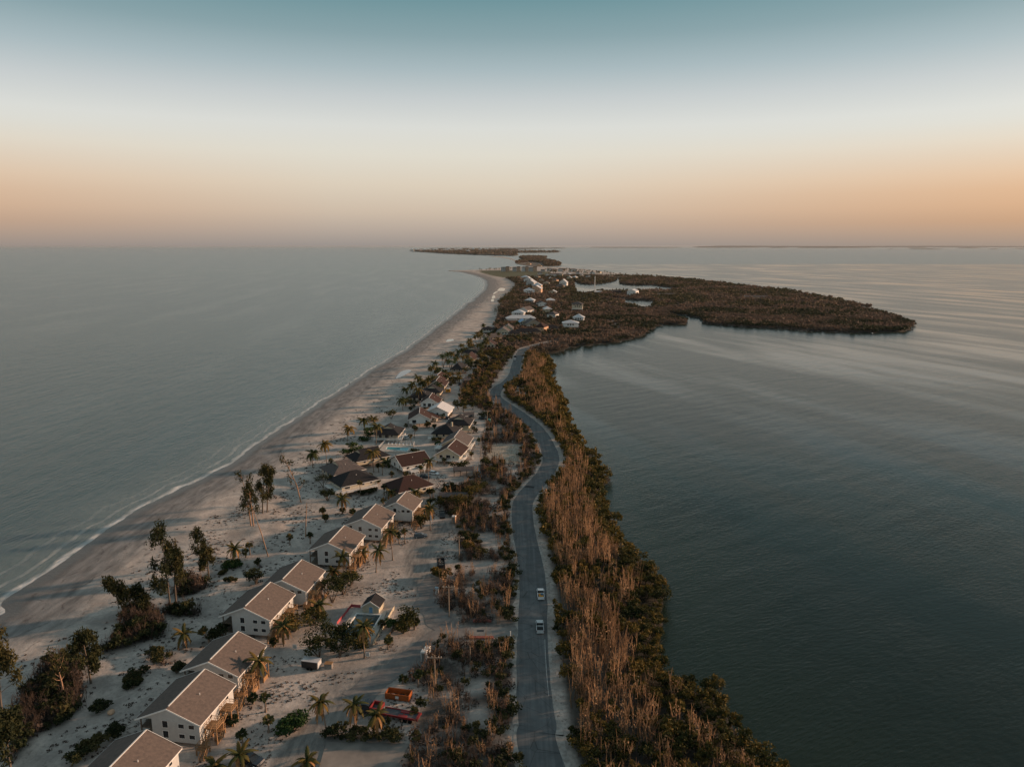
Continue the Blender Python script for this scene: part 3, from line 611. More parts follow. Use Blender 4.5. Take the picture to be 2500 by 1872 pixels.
# ------------------------------------------------------------------ where things grow
def sample(n, x0, x1, y0, y1, seed):
    r = np.random.default_rng(seed); return x0 + (x1 - x0) * r.random(n), y0 + (y1 - y0) * r.random(n)
def pick_spots(fn, n, box, mind, seed, far=1.0):
    """rejection sampling with a minimum spacing (grid hash); fn gives acceptance 0..1"""
    x, y = sample(n, *box, seed); a = fn(x, y); r = np.random.default_rng(seed + 1); ok = r.random(n) < a; x, y = x[ok], y[ok]
    cell = {}; out = []
    for px_, py_ in zip(x, y):
        k = (int(px_ / mind), int(py_ / mind)); 
        if any((px_ - qx_) ** 2 + (py_ - qy_) ** 2 < mind * mind for i in (-1, 0, 1) for j in (-1, 0, 1) for qx_, qy_ in cell.get((k[0] + i, k[1] + j), ())): continue
        cell.setdefault(k, []).append((px_, py_)); out.append((px_, py_))
    return np.array(out)
def in_frame(x, y, pad=.06): return (np.abs(x / np.maximum(y * cp + 99 * sp, 1)) < .72 + pad) & (y > 108)
def f_r(x, y):
    d, w_ = fields(x, y); rd_ = road_d(x, y); z = zones(x, y, d, rd_)[0]; return z * (d > -.3) * in_frame(x, y)
spots_r = pick_spots(f_r, 52000, (-35, 115, 100, 660), 1.55, 3)
dR, _w = fields(spots_r[:, 0], spots_r[:, 1]); rdR = road_d(spots_r[:, 0], spots_r[:, 1])
rv = np.random.default_rng(8).random(len(spots_r)); pn = vnoise(spots_r[:, 0], spots_r[:, 1], 11)
green = (dR < 7) | (rdR < 8.6) | (rv < .27 + .45 * (pn > .58))
zR = np.clip(dR * .13, .05, 1.0); mp_ = np.column_stack([spots_r, zR])
gm, bm = mp_[green], mp_[~green]
gm = pick_keep = gm[np.argsort(gm[:, 1])]; bm = bm[np.argsort(bm[:, 1])]
# thin the leafy ones a little so that crowns keep an outline
gm = gm[np.random.default_rng(4).random(len(gm)) < .78]
def copies(spots, n, meshes, name, labels, cat, group, s0, s1, parts=None, seed=0):
    r = random.Random(seed)
    for i, (x, y, z) in enumerate(spots[:n]):
        k = r.randrange(len(meshes)); s = s0 + (s1 - s0) * r.random(); a = r.random() * 6.28
        if parts:
            e = empty(name, (x, y, z), a); e.scale = (s, s, s * (.85 + .4 * r.random()))
            for pn_, me in zip(parts, meshes[k]): link(pn_, me, e)
        else: e = link(name, meshes[k], None, (x, y, z), a, (s, s, s * (.85 + .45 * r.random())))
        tag(e, labels(x, y), cat, group)
YP = [(128, 'at the very bottom of the photo'), (150, 'below the painted edge line'), (172, 'level with the painted edge line'), (192, 'level with the silver pickup'), (215, 'level with the white pickup'), (245, 'level with the black dumpster'), (280, 'level with the lower bend'), (330, 'level with the upper asphalt patch'), (9999, 'along the far curve of the road')]
def yph(y): return next(p for m_, p in YP if y < m_)
def belt(x, y):
    d = float(sdf(np.array([x]), np.array([y]), LAND)[0]); r_ = float(road_d(np.array([x]), np.array([y]))[0]); return 'at the road edge' if r_ < 9 else 'overhanging the bay' if d < 5 else 'inside the belt'
def rlab(x, y): return f'bushy green mangrove {belt(x, y)}, {yph(y)}'
copies(gm, 300, mang_meshes, 'mangrove_tree', rlab, 'tree', 'leafy mangroves between the road and the bay', .72, 1.15, ('crown', 'trunk'), 1)
copies(bm, 300, bare_meshes, 'bare_tree', lambda x, y: f'tall bare reddish-brown tree {belt(x, y)}, {yph(y)}', 'tree', 'bare storm-stripped trees between the road and the bay', .8, 1.25, None, 2)
lowT = lambda n, R, h, s: mang_T(R_, n, R, h, s)
def splitd(p, a): return p[p[:, 1] < a], p[p[:, 1] >= a]
g2, g3 = splitd(gm[300:], 330); b2, b3 = splitd(bm[300:], 330)
scatter_join('mangrove_thicket', g2, [lowT(110, 2.0, 3.8, .42) for _ in range(5)], M['mang'], .75, 1.15, seed=2)
scatter_join('mangrove_thicket', g3, [lowT(60, 2.0, 3.8, .60) for _ in range(5)], M['mang'], .75, 1.2, seed=3)
scatter_join('bare_thicket', b2, [bare_T(R_, 5, 6.4, 1.4, .11, 1, 18) for _ in range(6)], M['bare'], .8, 1.25, seed=4)
scatter_join('bare_thicket', b3, [bare_T(R_, 6, 6.0, 1.7, .14, 0, 14) for _ in range(6)], M['bare'], .8, 1.3, seed=5)
# scrub west of the road
def f_l(x, y):
    d, w_ = fields(x, y); rd_ = road_d(x, y); z = zones(x, y, d, rd_)[1]; edge = sms(-rd_, -12, -7); n = sms(vnoise(x, y, 9), .12, .5)
    slb = 1 - np.maximum(inside(x, y, np.array(slab)), inside(x, y, np.array(pv))).astype(float)
    return z * np.clip(edge + n * .75, 0, 1) * in_frame(x, y) * (y < 760) * slb
spots_l = pick_spots(f_l, 26000, (-75, 30, 100, 760), 1.45, 13)
def on_ground(s): s = np.asarray(s); return np.column_stack([s, np.clip(height(s[:, 0], s[:, 1]), 0, 9)])
spots_l = on_ground(spots_l); rdl = road_d(spots_l[:, 0], spots_l[:, 1]); rv = np.random.default_rng(18).random(len(spots_l))
isg = (rdl < 9.5) & (rv < .75) | (rv < .22); sg = spots_l[isg]; st_ = spots_l[~isg]
sg = sg[np.argsort(sg[:, 1])]; st_ = st_[np.argsort(st_[:, 1])]
def llab(k): return lambda x, y: k
copies(sg, 300, shrub_meshes, 'shrub', lambda x, y: f'low green shrub west of the road, {yph(y)}', 'shrub', 'green shrubs west of the road', .8, 1.7, None, 3)
copies(st_, 300, twig_meshes, 'dry_bush', lambda x, y: f'dry twiggy bush on litter west of the road, {yph(y)}', 'bush', 'dry bushes west of the road', .7, 1.5, None, 4)
scatter_join('scrub', sg[300:], [lowT(54, 1.2, 1.9, .38) for _ in range(4)], M['shrub'], .8, 1.7, seed=6)
scatter_join('dry_scrub', st_[300:], [join_np([bare_T(R_, 6, 2.4, 1.3, .08, 1, 16), leaves_np(R_, 10, (1.2, 1.2, .5), .35, .5)]) for _ in range(5)], M['twig'], .8, 1.6, seed=7)
tall = on_ground(pick_spots(lambda x, y: f_l(x, y) * (rng.random(len(x)) < .5), 14000, (-75, 30, 100, 700), 3.4, 23)); tall = tall[np.argsort(tall[:, 1])]
copies(tall, 300, bare_meshes, 'bare_sapling', lambda x, y: f'thin bare brown tree west of the road, {yph(y)}', 'tree', 'bare trees west of the road', .45, .95, None, 5)
# woods of the headland and the long peninsula

def f_h(x, y):
    d, w_ = fields(x, y); rd_ = road_d(x, y); z = zones(x, y, d, rd_)[2]
    for hx, hy, hr in FARCLEAR: z = z * sms(np.hypot(x - hx, y - hy), hr * .8, hr)
    return z * (d > 0) * in_frame(x, y, .1) * (rd_ > 5)
FARCLEAR = [(*P(*q), r) for q, r in [((1268, 772), 13), ((1272, 786), 17), ((1285, 765), 13), ((1300, 800), 13), ((1295, 738), 14), ((1300, 718), 18), ((1302, 705), 18), ((1294, 692), 18), ((1282, 682), 18), ((1375, 702), 18), ((1410, 762), 17), ((1413, 784), 14), ((1393, 801), 17),
            ((1232, 820), 12), ((1253, 818), 10), ((1287, 816), 13), ((1337, 806), 14), ((1500, 800), 13), ((1492, 784), 10), ((1482, 763), 14), ((1498, 792), 10), *[((a, b), 9) for a, b in [(1322, 690), (1334, 697), (1345, 684), (1336, 676), (1356, 690), (1312, 680), (1390, 684), (1404, 681), (1420, 678), (1436, 680), (1390, 674), (1410, 670), (1428, 668), (1446, 671), (1462, 668), (1350, 720), (1344, 742), (1322, 750), (1336, 765), (1350, 778), (1370, 676), (1322, 812)]], ((1545, 722), 22), ((1504, 719), 16), ((1461, 717), 14), ((1500, 677), 45), ((1626, 723), 22), ((1845, 728), 34), ((1380, 800), 9)]]
nh = pick_spots(f_h, 90000, (-60, 560, 640, 1150), 2.9, 31); nh2 = pick_spots(f_h, 60000, (-60, 620, 1150, 2400), 4.6, 32)
def farz(s, e=.4): s = np.asarray(s); return np.column_stack([s, np.full(len(s), e)])
dH, _ = fields(nh[:, 0], nh[:, 1]); edge = dH < 12
hr = np.random.default_rng(9).random(len(nh)); pn = vnoise(nh[:, 0], nh[:, 1], 40)
leafy = edge | (hr < .35 + .5 * (pn > .58))
scatter_join('mangrove_wood', farz(nh[leafy]), [lowT(26, 2.6, 4.4, 1.05) for _ in range(5)], M['mangfar'], .8, 1.25, seed=8)
scatter_join('bare_wood', farz(nh[~leafy]), [join_np([bare_T(R_, 5, 4.6, 2.4, .26, 0, 0), leaves_np(R_, 12, (2.2, 2.2, 1.1), .8, 1.6)]) for _ in range(5)], M['barestuff'], .8, 1.25, seed=9)
dH, _ = fields(nh2[:, 0], nh2[:, 1]); hr = np.random.default_rng(10).random(len(nh2)); leafy = (dH < 18) | (hr < .5)
scatter_join('mangrove_wood', farz(nh2[leafy]), [lowT(15, 4.0, 5.0, 1.9) for _ in range(5)], M['mangfar'], .8, 1.2, seed=10)
scatter_join('bare_wood', farz(nh2[~leafy]), [join_np([bare_T(R_, 3, 4.8, 3.5, .45, 0, 0), leaves_np(R_, 8, (3.4, 3.4, 1.2), 1.5, 1.8)]) for _ in range(4)], M['barestuff'], .8, 1.2, seed=11)
# woods on the islands beyond the pass and on the far island
def in_poly(px, n, seed, mind, zz=1):
    c = cr([P(x, y, 0) for x, y in px], 4, True); return pick_spots(lambda x, y: inside(x, y, c), n, (c[:, 0].min(), c[:, 0].max(), c[:, 1].min(), c[:, 1].max()), mind, seed)
wi = np.concatenate([in_poly([(1259, 643), (1275, 636.5), (1310, 635), (1344, 637), (1360, 643), (1340, 644), (1300, 640), (1280, 641)], 5000, 41, 9), in_poly([(1330, 645), (1360, 643), (1366, 648), (1335, 650)], 1500, 44, 9), in_poly([(1268, 629), (1290, 626), (1333, 628), (1322, 633), (1290, 635)], 6000, 42, 11)])
scatter_join('island_wood', farz(wi, .8), [lowT(18, 8, 9, 4.2) for _ in range(4)], M['mangfar'], .8, 1.3, seed=12)
wf = in_poly(FAR1, 9000, 43, 42)
scatter_join('island_wood', farz(wf, 6), [lowT(14, 34, 13, 12) for _ in range(4)], M['mangfar'], .8, 1.4, (.6, 1.1), seed=13)
# low beach plants between the dunes and the houses
def f_g(x, y):
    d, w_ = fields(x, y); rx = np.interp(y, [100, 130, 200, 260, 300, 600], [-62, -66, -57, -50, -70, -70]); return sms(w_, 24, 40) * sms(vnoise(x, y, 8), .36, .56) * (x < rx - 5) * in_frame(x, y) * sms(-y, -600, -260) * .8
ground = on_ground(pick_spots(f_g, 30000, (-150, -10, 100, 620), .9, 51))
tuft = [join_np([leaves_np(R_, 12, (.45, .45, .12), .16, .06)]) for _ in range(4)]
scatter_join('beach_plants', ground, tuft, M['twig'], .6, 1.7, seed=14)
def f_y(x, y):
    rd_ = road_d(x, y); dr_ = np.minimum(*[pdist(x, y, [tuple(p) for p in L]) for L in driveL]); return sms(vnoise(x, y, 6), .52, .7) * (rd_ > 20) * (x > -62) * sms(dr_, 4, 8) * in_frame(x, y) * (~inside(x, y, np.array(slab)))
scatter_join('yard_litter', on_ground(pick_spots(f_y, 22000, (-62, 0, 100, 300), .7, 57)), tuft, M['twig'], .5, 1.3, seed=15)
def in_zone(zs_, n, mind, seed):
    out = []
    for i, c in enumerate(zs_):
        s = pick_spots(lambda x, y: inside(x, y, c), n, (c[:, 0].min(), c[:, 0].max(), c[:, 1].min(), c[:, 1].max()), mind, seed + i)
        if len(s): out.append(s)
    return np.concatenate(out)
dk = on_ground(in_zone(SCRUB[:5], 900, 1.3, 61)); dk2 = on_ground(in_zone(SCRUB[5:], 700, 1.5, 71))
copies(dk[::2], 300, shrub_meshes, 'dune_shrub', llab('dark shrub tangled in the dense thickets on the dunes behind the beach'), 'shrub', 'dark shrubs of the dune thickets', .9, 1.9, None, 6)
copies(dk[1::2], 300, twig_meshes, 'dead_dune_bush', llab('dark leafless bush tangled in the dense thickets on the dunes behind the beach'), 'bush', 'dead bushes of the dune thickets', .9, 1.8, None, 7)
copies(dk2, 300, shrub_meshes, 'yard_shrub', llab('low shrub in the rough patches between the sandy yard and the road'), 'shrub', 'shrubs around the sandy yards', .7, 1.5, None, 8)
for s in STATS: print('STAT', s)
# ------------------------------------------------------------------ labels from the surroundings
MARKS = []           # (x, y, phrase) landmarks
PEND = []            # (object, description, group, x, y, category)
def mark(x, y, phrase): MARKS.append((x, y, phrase))
def later(o, desc, cat, group, x, y): PEND.append((o, desc, cat, group, x, y))
ORD = 'first second third fourth fifth sixth seventh eighth ninth tenth eleventh twelfth'.split()
def write_labels():
    by = {}
    for o, desc, cat, group, x, y in PEND:
        mx, my, ph = min(MARKS, key=lambda m: (m[0] - x) ** 2 + ((m[1] - y) * .8) ** 2)
        dx, dy = x - mx, y - my
        side = ('on the road side of' if dx > 0 else 'on the sea side of') if abs(dx) > abs(dy) * .8 else ('beyond' if dy > 0 else 'just before')
        by.setdefault((desc, side, ph), []).append((o, cat, group, y))
    for (desc, side, ph), L in by.items():
        L.sort(key=lambda a: a[3])
        for i, (o, cat, group, y) in enumerate(L):
            pre = '' if len(L) == 1 else (ORD[i] if i < 12 else 'last') + ' '
            tag(o, ' '.join((f'{pre}{desc} {side} {ph}').split()[:16]), cat, group)
# ------------------------------------------------------------------ houses
def window(parent, x, y, z, wd, ht, face, fm=None, th=.06):
    """face '-y' or '+x' ... ; frame with a pane as its child"""
    b = MB(); p = MB(); h = wd / 2; v = ht / 2; t = .1
    def pt(u, w_, o):      # u along the wall, o outward
        return {'-y': (x + u, y - o, z + w_), '+y': (x - u, y + o, z + w_), '+x': (x + o, y + u, z + w_), '-x': (x - o, y - u, z + w_)}[face]
    def bx(mb, u0, u1, w0, w1, o0, o1):
        c = [pt(u, w_, o) for o in (o0, o1) for u, w_ in ((u0, w0), (u1, w0), (u1, w1), (u0, w1))]
        k = len(mb.v); mb.v += c
        for q_ in ((0, 3, 2, 1), (4, 5, 6, 7), (0, 1, 5, 4), (1, 2, 6, 5), (2, 3, 7, 6), (3, 0, 4, 7)): mb.f.append(tuple(k + i for i in q_)); mb.m.append(0)
    bx(b, -h - t, h + t, v, v + t, -.02, th); bx(b, -h - t, h + t, -v - t, -v, -.02, th); bx(b, -h - t, -h, -v, v, -.02, th); bx(b, h, h + t, -v, v, -.02, th)
    bx(p, -h, h, -v, v, -.02, .015)
    f = b.build('window', fm or M['white'], parent); p.build('pane', M['pane'], f); return f
def house(name, x, y, rot, L, W, kind, base, wh, rise, roofm, wallm, label, group, over=.7, wins='auto', stilts=True, porch=None, gable=(1, 0), trimm=None, cat='house', ridge=None, hipend=None, simple=False, cap=None):
    rz = -math.radians(rot); z0 = gz(x, y); e = empty(name, (x, y, z0), rz); tag(e, label, cat, group); ze = base + wh; zr = ze + rise; a, c = W / 2, L / 2
    trim = trimm or M['white']
    px0 = -a + (porch or 0)
    # walls
    b = MB(); b.box(px0, -c, base, a, c, ze)
    if kind == 'gable':
        k = (rise) / a
        for s in (-1, 1):
            t = .0
            pts = [(-a if not porch else -a, s * (c - .02), ze - .0), (a, s * (c - .02), ze), (0, s * (c - .02), zr - .12)]
            if s > 0: pts = pts[::-1]
            b.face([(p[0], p[1], p[2]) for p in pts])
    b.build('wall', wallm, e)
    # roof
    A, C = a + over, c + over; b = MB(); sl = rise / a; zE = ze - over * sl + .12; zt = zr + .12
    if kind == 'gable':
        B_ = [(-A, -C, zE), (A, -C, zE), (A, C, zE), (-A, C, zE)]; r0, r1 = (0, -C, zt), (0, C, zt)
        up = [[B_[0], r0, r1, B_[3]][::-1], [B_[1], B_[2], r1, r0]]
        loop = [B_[0], r0, B_[1], B_[2], r1, B_[3]]
    else:
        rh = max(.3, (L - W) / 2 if ridge is None else ridge / 2); corners = [(-A, -C, zE), (A, -C, zE), (A, C, zE), (-A, C, zE)]; loop = corners
        if kind == 'hip':
            r0, r1 = (0, -rh, zt), (0, rh, zt)
            up = [[corners[1], corners[2], r1, r0], [corners[3], corners[0], r0, r1], [corners[0], corners[1], r0], [corners[2], corners[3], r1]]
        else:
            yg = rh + (C - rh) * .38; zg = zt - (zt - zE) * .42; xg = A * .42; up = []
            g = [(-xg, -yg, zg), (xg, -yg, zg), (xg, yg, zg), (-xg, yg, zg)]; r0, r1 = (0, -yg - .35, zt), (0, yg + .35, zt)
            up = [[corners[1], corners[2], g[2], r1, r0, g[1]], [corners[3], corners[0], g[0], r0, r1, g[3]], [corners[0], corners[1], g[1], g[0]], [corners[2], corners[3], g[3], g[2]]]
            gb = MB(); gb.face([(-xg * .96, -yg - .12, zg + .02), (xg * .96, -yg - .12, zg + .02), (0, -yg - .12, zt - .1)]); gb.face([(xg * .96, yg + .12, zg + .02), (-xg * .96, yg + .12, zg + .02), (0, yg + .12, zt - .1)])
            gb.build('gable', M['cream'], e)
    for f in up: b.face(f); b.face([(p[0], p[1], p[2] - .16) for p in f][::-1])
    for i in range(len(loop)):
        p, q_ = loop[i], loop[(i + 1) % len(loop)]; b.face([(p[0], p[1], p[2] - .16), (q_[0], q_[1], q_[2] - .16), q_, p])
    rf = b.build('roof', roofm, e)
    if kind == 'gable':
        b = MB()
        for s in (-1, 1):
            yy = s * (C + .05); b = MB()
            for sx_ in (-1, 1):
                p0, p1 = (sx_ * (A + .05), yy, zE + .02), (0, yy, zt + .04); n_ = 1
                b.face([(p0[0], yy, p0[2] - .30), (p1[0], yy, p1[2] - .30), (p1[0], yy, p1[2] + .03), (p0[0], yy, p0[2] + .03)]); b.face([(p0[0], yy - s * .1, p0[2] + .03), (p1[0], yy - s * .1, p1[2] + .03), (p1[0], yy, p1[2] + .03), (p0[0], yy, p0[2] + .03)])
            b.build('fascia', trim, e)
    if not simple:
        b = MB()
        if kind == 'gable': b.box(-.16, -C + .9, zt - .02, .10, C - .1, zt + .10); b.build('ridge_cap', cap or M['white'], rf)
        # a white board under the long eaves
        g_ = MB(); g_.box(A - .02, -C + .1, zE - .26, A + .07, C - .1, zE - .03); g_.box(-A - .07, -C + .1, zE - .26, -A + .02, C - .1, zE - .03); g_.build('gutter', trim, rf)
        vp = MB(); vp.tube([(a * .45, 0, zt - sl * a * .45), (a * .45, 0, zt - sl * a * .45 + .45)], [.09, .09], 5); vp.build('vent_pipe', M['white'], rf)
    if stilts:
        for sx_ in (-a + .4, 0, a - .4):
            for k in range(3):
                sy_ = -c + .4 + k * (L - .8) / 2; s_ = MB(); s_.box(sx_ - .14, sy_ - .14, -1.2, sx_ + .14, sy_ + .14, base - .003); s_.build('pile', M['pile'], e)
    else:
        s_ = MB(); s_.box(px0 + .1, -c + .1, -1.2, a - .1, c - .1, base - .003); s_.build('foundation', M['concrete'], e)
    if wins == 'auto':
        n = 2 if simple else 3
        for i in range(n): window(e, -a + W * (i + .6) / n * .95, -c, base + wh * .52, 1.1, 1.2, '-y', trim)
        for i in range(n): window(e, a, -c + L * (i + .5) / n, base + wh * .52, 1.1, 1.2, '+x', trim)
    else:
        for f, u, z, ww, hh in wins:
            if f == '-y': window(e, u, -c, z, ww, hh, f, trim)
            elif f == '+x': window(e, a, u, z, ww, hh, f, trim)
            elif f == '-x': window(e, px0, u, z, ww, hh, f, trim)
    return e
def deck(e, x0, y0, x1, y1, z, m, rail=1.0, posts=True, name='deck', zg=-1.2, rm=None):
    d_ = empty(name); d_.parent = e; b = MB(); b.box(x0, y0, z - .2, x1, y1, z); b.build('floor_boards', m, d_)
    r = MB(); rm = rm or m
    for (ax, ay), (bx, by) in (((x0, y0), (x1, y0)), ((x1, y0), (x1, y1)), ((x1, y1), (x0, y1)), ((x0, y1), (x0, y0))):
        r.bar((ax, ay, z + rail), (bx, by, z + rail), .06); r.bar((ax, ay, z + rail * .5), (bx, by, z + rail * .5), .04)
        n = max(2, int(math.hypot(bx - ax, by - ay) / .7))
        for i in range(n): t = i / n; r.bar((ax + (bx - ax) * t, ay + (by - ay) * t, z), (ax + (bx - ax) * t, ay + (by - ay) * t, z + rail), .04)
    r.build('railing', rm, d_)
    if posts:
        for ax, ay in ((x0 + .1, y0 + .1), (x1 - .1, y0 + .1), (x1 - .1, y1 - .1), (x0 + .1, y1 - .1)): p = MB(); p.box(ax - .1, ay - .1, zg, ax + .1, ay + .1, z - .203); p.build('post', m, d_)
    return d_
def stairs(e, x, y, z, dx, dy, wd, m, zg=0, name='staircase'):
    """flight from (x, y, z) going down along (dx, dy) to zg"""
    n = max(3, int((z - zg) / .2)); L = math.hypot(dx, dy); ux, uy = dx / L, dy / L; nx, ny = -uy, ux; b = MB()
    for i in range(n):
        cx, cy, cz = x + ux * .28 * (i + .5), y + uy * .28 * (i + .5), z - .2 * (i + 1)
        b.face([(cx + nx * wd / 2 - ux * .14, cy + ny * wd / 2 - uy * .14, cz), (cx - nx * wd / 2 - ux * .14, cy - ny * wd / 2 - uy * .14, cz), (cx - nx * wd / 2 + ux * .14, cy - ny * wd / 2 + uy * .14, cz), (cx + nx * wd / 2 + ux * .14, cy + ny * wd / 2 + uy * .14, cz)])
    ex, ey, ez = x + ux * .28 * n, y + uy * .28 * n, zg
    for s in (-1, 1):
        ox, oy = nx * wd / 2 * s, ny * wd / 2 * s
        b.bar((x + ox, y + oy, z - .15), (ex + ox, ey + oy, ez), .10); b.bar((x + ox, y + oy, z + .9), (ex + ox, ey + oy, ez + .9), .06)
        for t in (0, .33, .66, 1): b.bar((x + ox + (ex - x) * t, y + oy + (ey - y) * t, z + (ez - z) * t), (x + ox + (ex - x) * t, y + oy + (ey - y) * t, z + (ez - z) * t + .9), .05)
    return b.build(name, m, e)
ROWN = ['at the bottom edge of the photo', 'second from the camera', 'third from the camera', 'fourth from the camera', 'fifth, with tree shade over its roof', 'sixth, above the leafy bushes', 'seventh from the camera', 'eighth and farthest of the row']
ROW = [((300, 1838), (358.2, 1781.4)), ((404.6, 1731.7), (500.6, 1633.4)), ((507.4, 1616.4), (582, 1541.8)), ((594.5, 1484.4), (661, 1421)), ((687, 1417), (737.3, 1366)), ((800.6, 1326), (841, 1283)), ((883, 1267), (918, 1230)), ((967, 1226.5), (991.8, 1199.7))]
for i, (f, r_) in enumerate(ROW):
    zr = 9.6; fx, fy = P(*f, zr); rx, ry = P(*r_, zr); L = math.hypot(rx - fx, ry - fy); rot = math.degrees(math.atan2(rx - fx, ry - fy))
    if i == 0: L = 13.5; rot = 8.5; fx, fy = rx - L * math.sin(math.radians(rot)), ry - L * math.cos(math.radians(rot))
    small = i in (2, 4, 7); cx, cy = (fx + rx) / 2, (fy + ry) / 2; base = 1.1 if not small else 1.6; wh = 4.7 if not small else 4.2
    W = 13.0 if i != 7 else 11.5; a = W / 2; zt = 9.6 - 1.0; rise = zt - base - wh
    wins = []
    for zc in (base + 1.45, base + 3.7):
        if small and zc < base + 2: continue
        wins += [('-y', a - W * (1 - .40) + 0.4, zc + .1, 1.15, 1.5), ('-y', a - W * (1 - .70), zc, 1.2, .9), ('-y', a - W * (1 - .87) , zc, 1.2, .9)]
    c = L / 2; wins += [('+x', -c + 4.6, base + 3.6, .9, 1.1), ('+x', c - 3.0, base + 3.6, .9, 1.1), ('+x', c - 5.2, base + 1.4, 1.0, 1.2)]
    ph = 'light grey gabled house with brown roof, ' + ROWN[i]
    e = house('grey_gabled_house', cx, cy, rot, L - 1.1, W, 'gable', base, wh, rise, M['shingle'], M['grey_wall'], ph, 'row of grey gabled houses on piles', .55, wins, porch=2.7)
    mark(cx, cy, 'the grey gabled house ' + ['at the bottom edge', 'second in its row', 'third in its row', 'fourth in its row', 'fifth in its row', 'sixth in its row', 'seventh in its row', 'at the far end of its row'][i])
    c = L / 2 - .55; fl = MB(); fl.box(-a, -c + .1, base, -a + 2.68, c - .1, base + .15); fl.box(-a, -c + .1, base + 2.4, -a + 2.68, c - .1, base + 2.55); fl.build('porch_floor', M['pile'], e)
    for k in range(4): p_ = MB(); yy = -c + .25 + k * (2 * c - .5) / 3; p_.box(-a + .05, yy - .1, base + .153, -a + .25, yy + .1, base + wh); p_.build('porch_post', M['pile'], e)
    for k, y0 in enumerate((-c + 1.6, c - 5.5) if i != 0 else (-c + 4,)):
        deck(e, a + .02, y0, a + 2.6, y0 + 2.6, base + 2.5, M['wood'], 1.0)
        deck(e, a + .02, y0 - 3.4, a + 2.2, y0 - 1.8, base + .15, M['wood'], .95)
        stairs(e, a + 1.3, y0, base + 2.5, 0, -1, 1.1, M['wood'], base + .5); stairs(e, a + 2.0, y0 - 3.4, base + .15, 0, -1, 1.0, M['wood'], .1)
        b = MB(); b.box(a + 2.4, y0 + .2, -.8, a + 2.46, y0 + 2.2, 1.0); b.build('lattice_panel', M['wood'], e)
# ------------------------------------------------------------------ bungalows of the village
def bung(n, x, y, rot, L, W, kind, roof, wall, label, base=1.8, wh=2.6, rise=3.3, **k):
    e = house('bungalow', x, y, rot, L, W, kind, base, wh, rise, M[roof], M[wall], label, 'beach bungalows on piles', k.pop('over', .9), **k); return e
W3 = lambda W, L, b_=1.8: [('-y', -W * .36, b_ + 1.3, 1.6, 1.7), ('-y', W * .02, b_ + 1.2, 2.0, 2.1), ('-y', W * .3, b_ + 1.4, 1.0, 1.1), ('+x', -L * .3, b_ + 1.4, 1.1, 1.2), ('+x', 0, b_ + 1.4, 1.1, 1.2), ('+x', L * .3, b_ + 1.4, 1.4, 1.6)]
hA = bung('A', -64, 359.5, 3, 13, 12, 'dutch', 'dark_shingle', 'tan', 'bungalow with charcoal roof and small cream gable just beyond the turquoise pool', wins=W3(9, 11)); mark(-64, 359, 'the dark-roofed bungalow by the turquoise pool')
deck(hA, -6.4, -8.4, 5.5, -6.05, 1.8, M['white'], .9); stairs(hA, 5.6, -7.2, 1.8, 1, -.3, 1.6, M['white']); deck(hA, 6.05, -8.4, 8.2, 2, 1.8, M['white'], .9)
hB = bung('B', -66.4, 316, 54, 15.5, 10.5, 'dutch', 'dark_shingle', 'cream', 'wide bungalow with charcoal roof on the camera side of the turquoise pool', wins=W3(9, 14)); mark(-66.4, 316, 'the wide charcoal-roofed bungalow before the turquoise pool')
hC = bung('C', -46, 308, 56, 13, 12.5, 'gable', 'red_shingle', 'white', 'white gabled bungalow with steep rusty brown roof beside the turquoise pool', wins=[('-y', -2, 3.0, 1.4, 1.5), ('-y', 3, 3.0, .9, 1.2), ('-y', 0, 5.2, .6, .7), ('+x', -4, 3.1, 1.2, 1.3), ('+x', 0, 3.1, 1.2, 1.3), ('+x', 4, 3.1, 1.2, 1.3)], rise=3.1); mark(-46, 308, 'the rusty-roofed white bungalow')
deck(hC, 6.3, -4, 9.4, 0, 1.8, M['white'], .9); deck(hC, 6.3, 2.5, 9, 6, 1.8, M['white'], .9); stairs(hC, 9.4, -2, 1.8, 1, 0, 1.2, M['white'])
hD = bung('D', -73.8, 297, 52, 13.5, 13.5, 'dutch', 'grey_shingle', 'tan', 'bungalow with blue-grey roof and sunlit end gable nearest the palms on the beach', wins=W3(10, 12)); mark(-73.8, 297, 'the blue-grey roofed bungalow by the beach palms')
hE = bung('E', -65.8, 282.5, 53, 15.5, 12, 'hip', 'dark_shingle', 'cream', 'bungalow with big black hipped roof and white railed walkway, beside spreading trees', wins=[('-y', -2, 3.2, 1, 1.1), ('+x', -5.5, 3.0, 2.2, 1.7), ('+x', 1.5, 3.2, 1.0, 1.0), ('+x', 5, 3.2, 1, 1)], ridge=2.5); mark(-65.8, 282.5, 'the bungalow with the big black hipped roof')
deck(hE, 6.05, -8.4, 8.2, 7, 1.8, M['white'], .8); deck(hE, -6, -10.6, 6, -7.8, 1.8, M['white'], .8); stairs(hE, 7.5, -8.5, 1.8, .6, -1, 1.3, M['white'])
hF = bung('F', -42, 275.5, 53, 15, 12, 'hip', 'red_shingle', 'cream', 'bungalow with slate and rust hipped roof between grey row and black parked car', ridge=4, wins=W3(9, 13)); mark(-42, 275.5, 'the rust-edged hipped bungalow')
hG = bung('G', -28.4, 323, 11, 13.4, 11.2, 'gable', 'red_shingle', 'cream', 'cream gabled bungalow with dark red roof and white railed porch facing the camera', wins=W3(9, 12)); mark(-28.4, 323, 'the cream bungalow with the red roof')
deck(hG, -5.6, -8.6, 5.6, -6.75, 1.8, M['white'], .9, posts=True); deck(hG, 5.65, -8.6, 7.6, 6.5, 1.8, M['white'], .9); stairs(hG, 7.6, 2, 1.8, 1, 0, 1.2, M['white'])
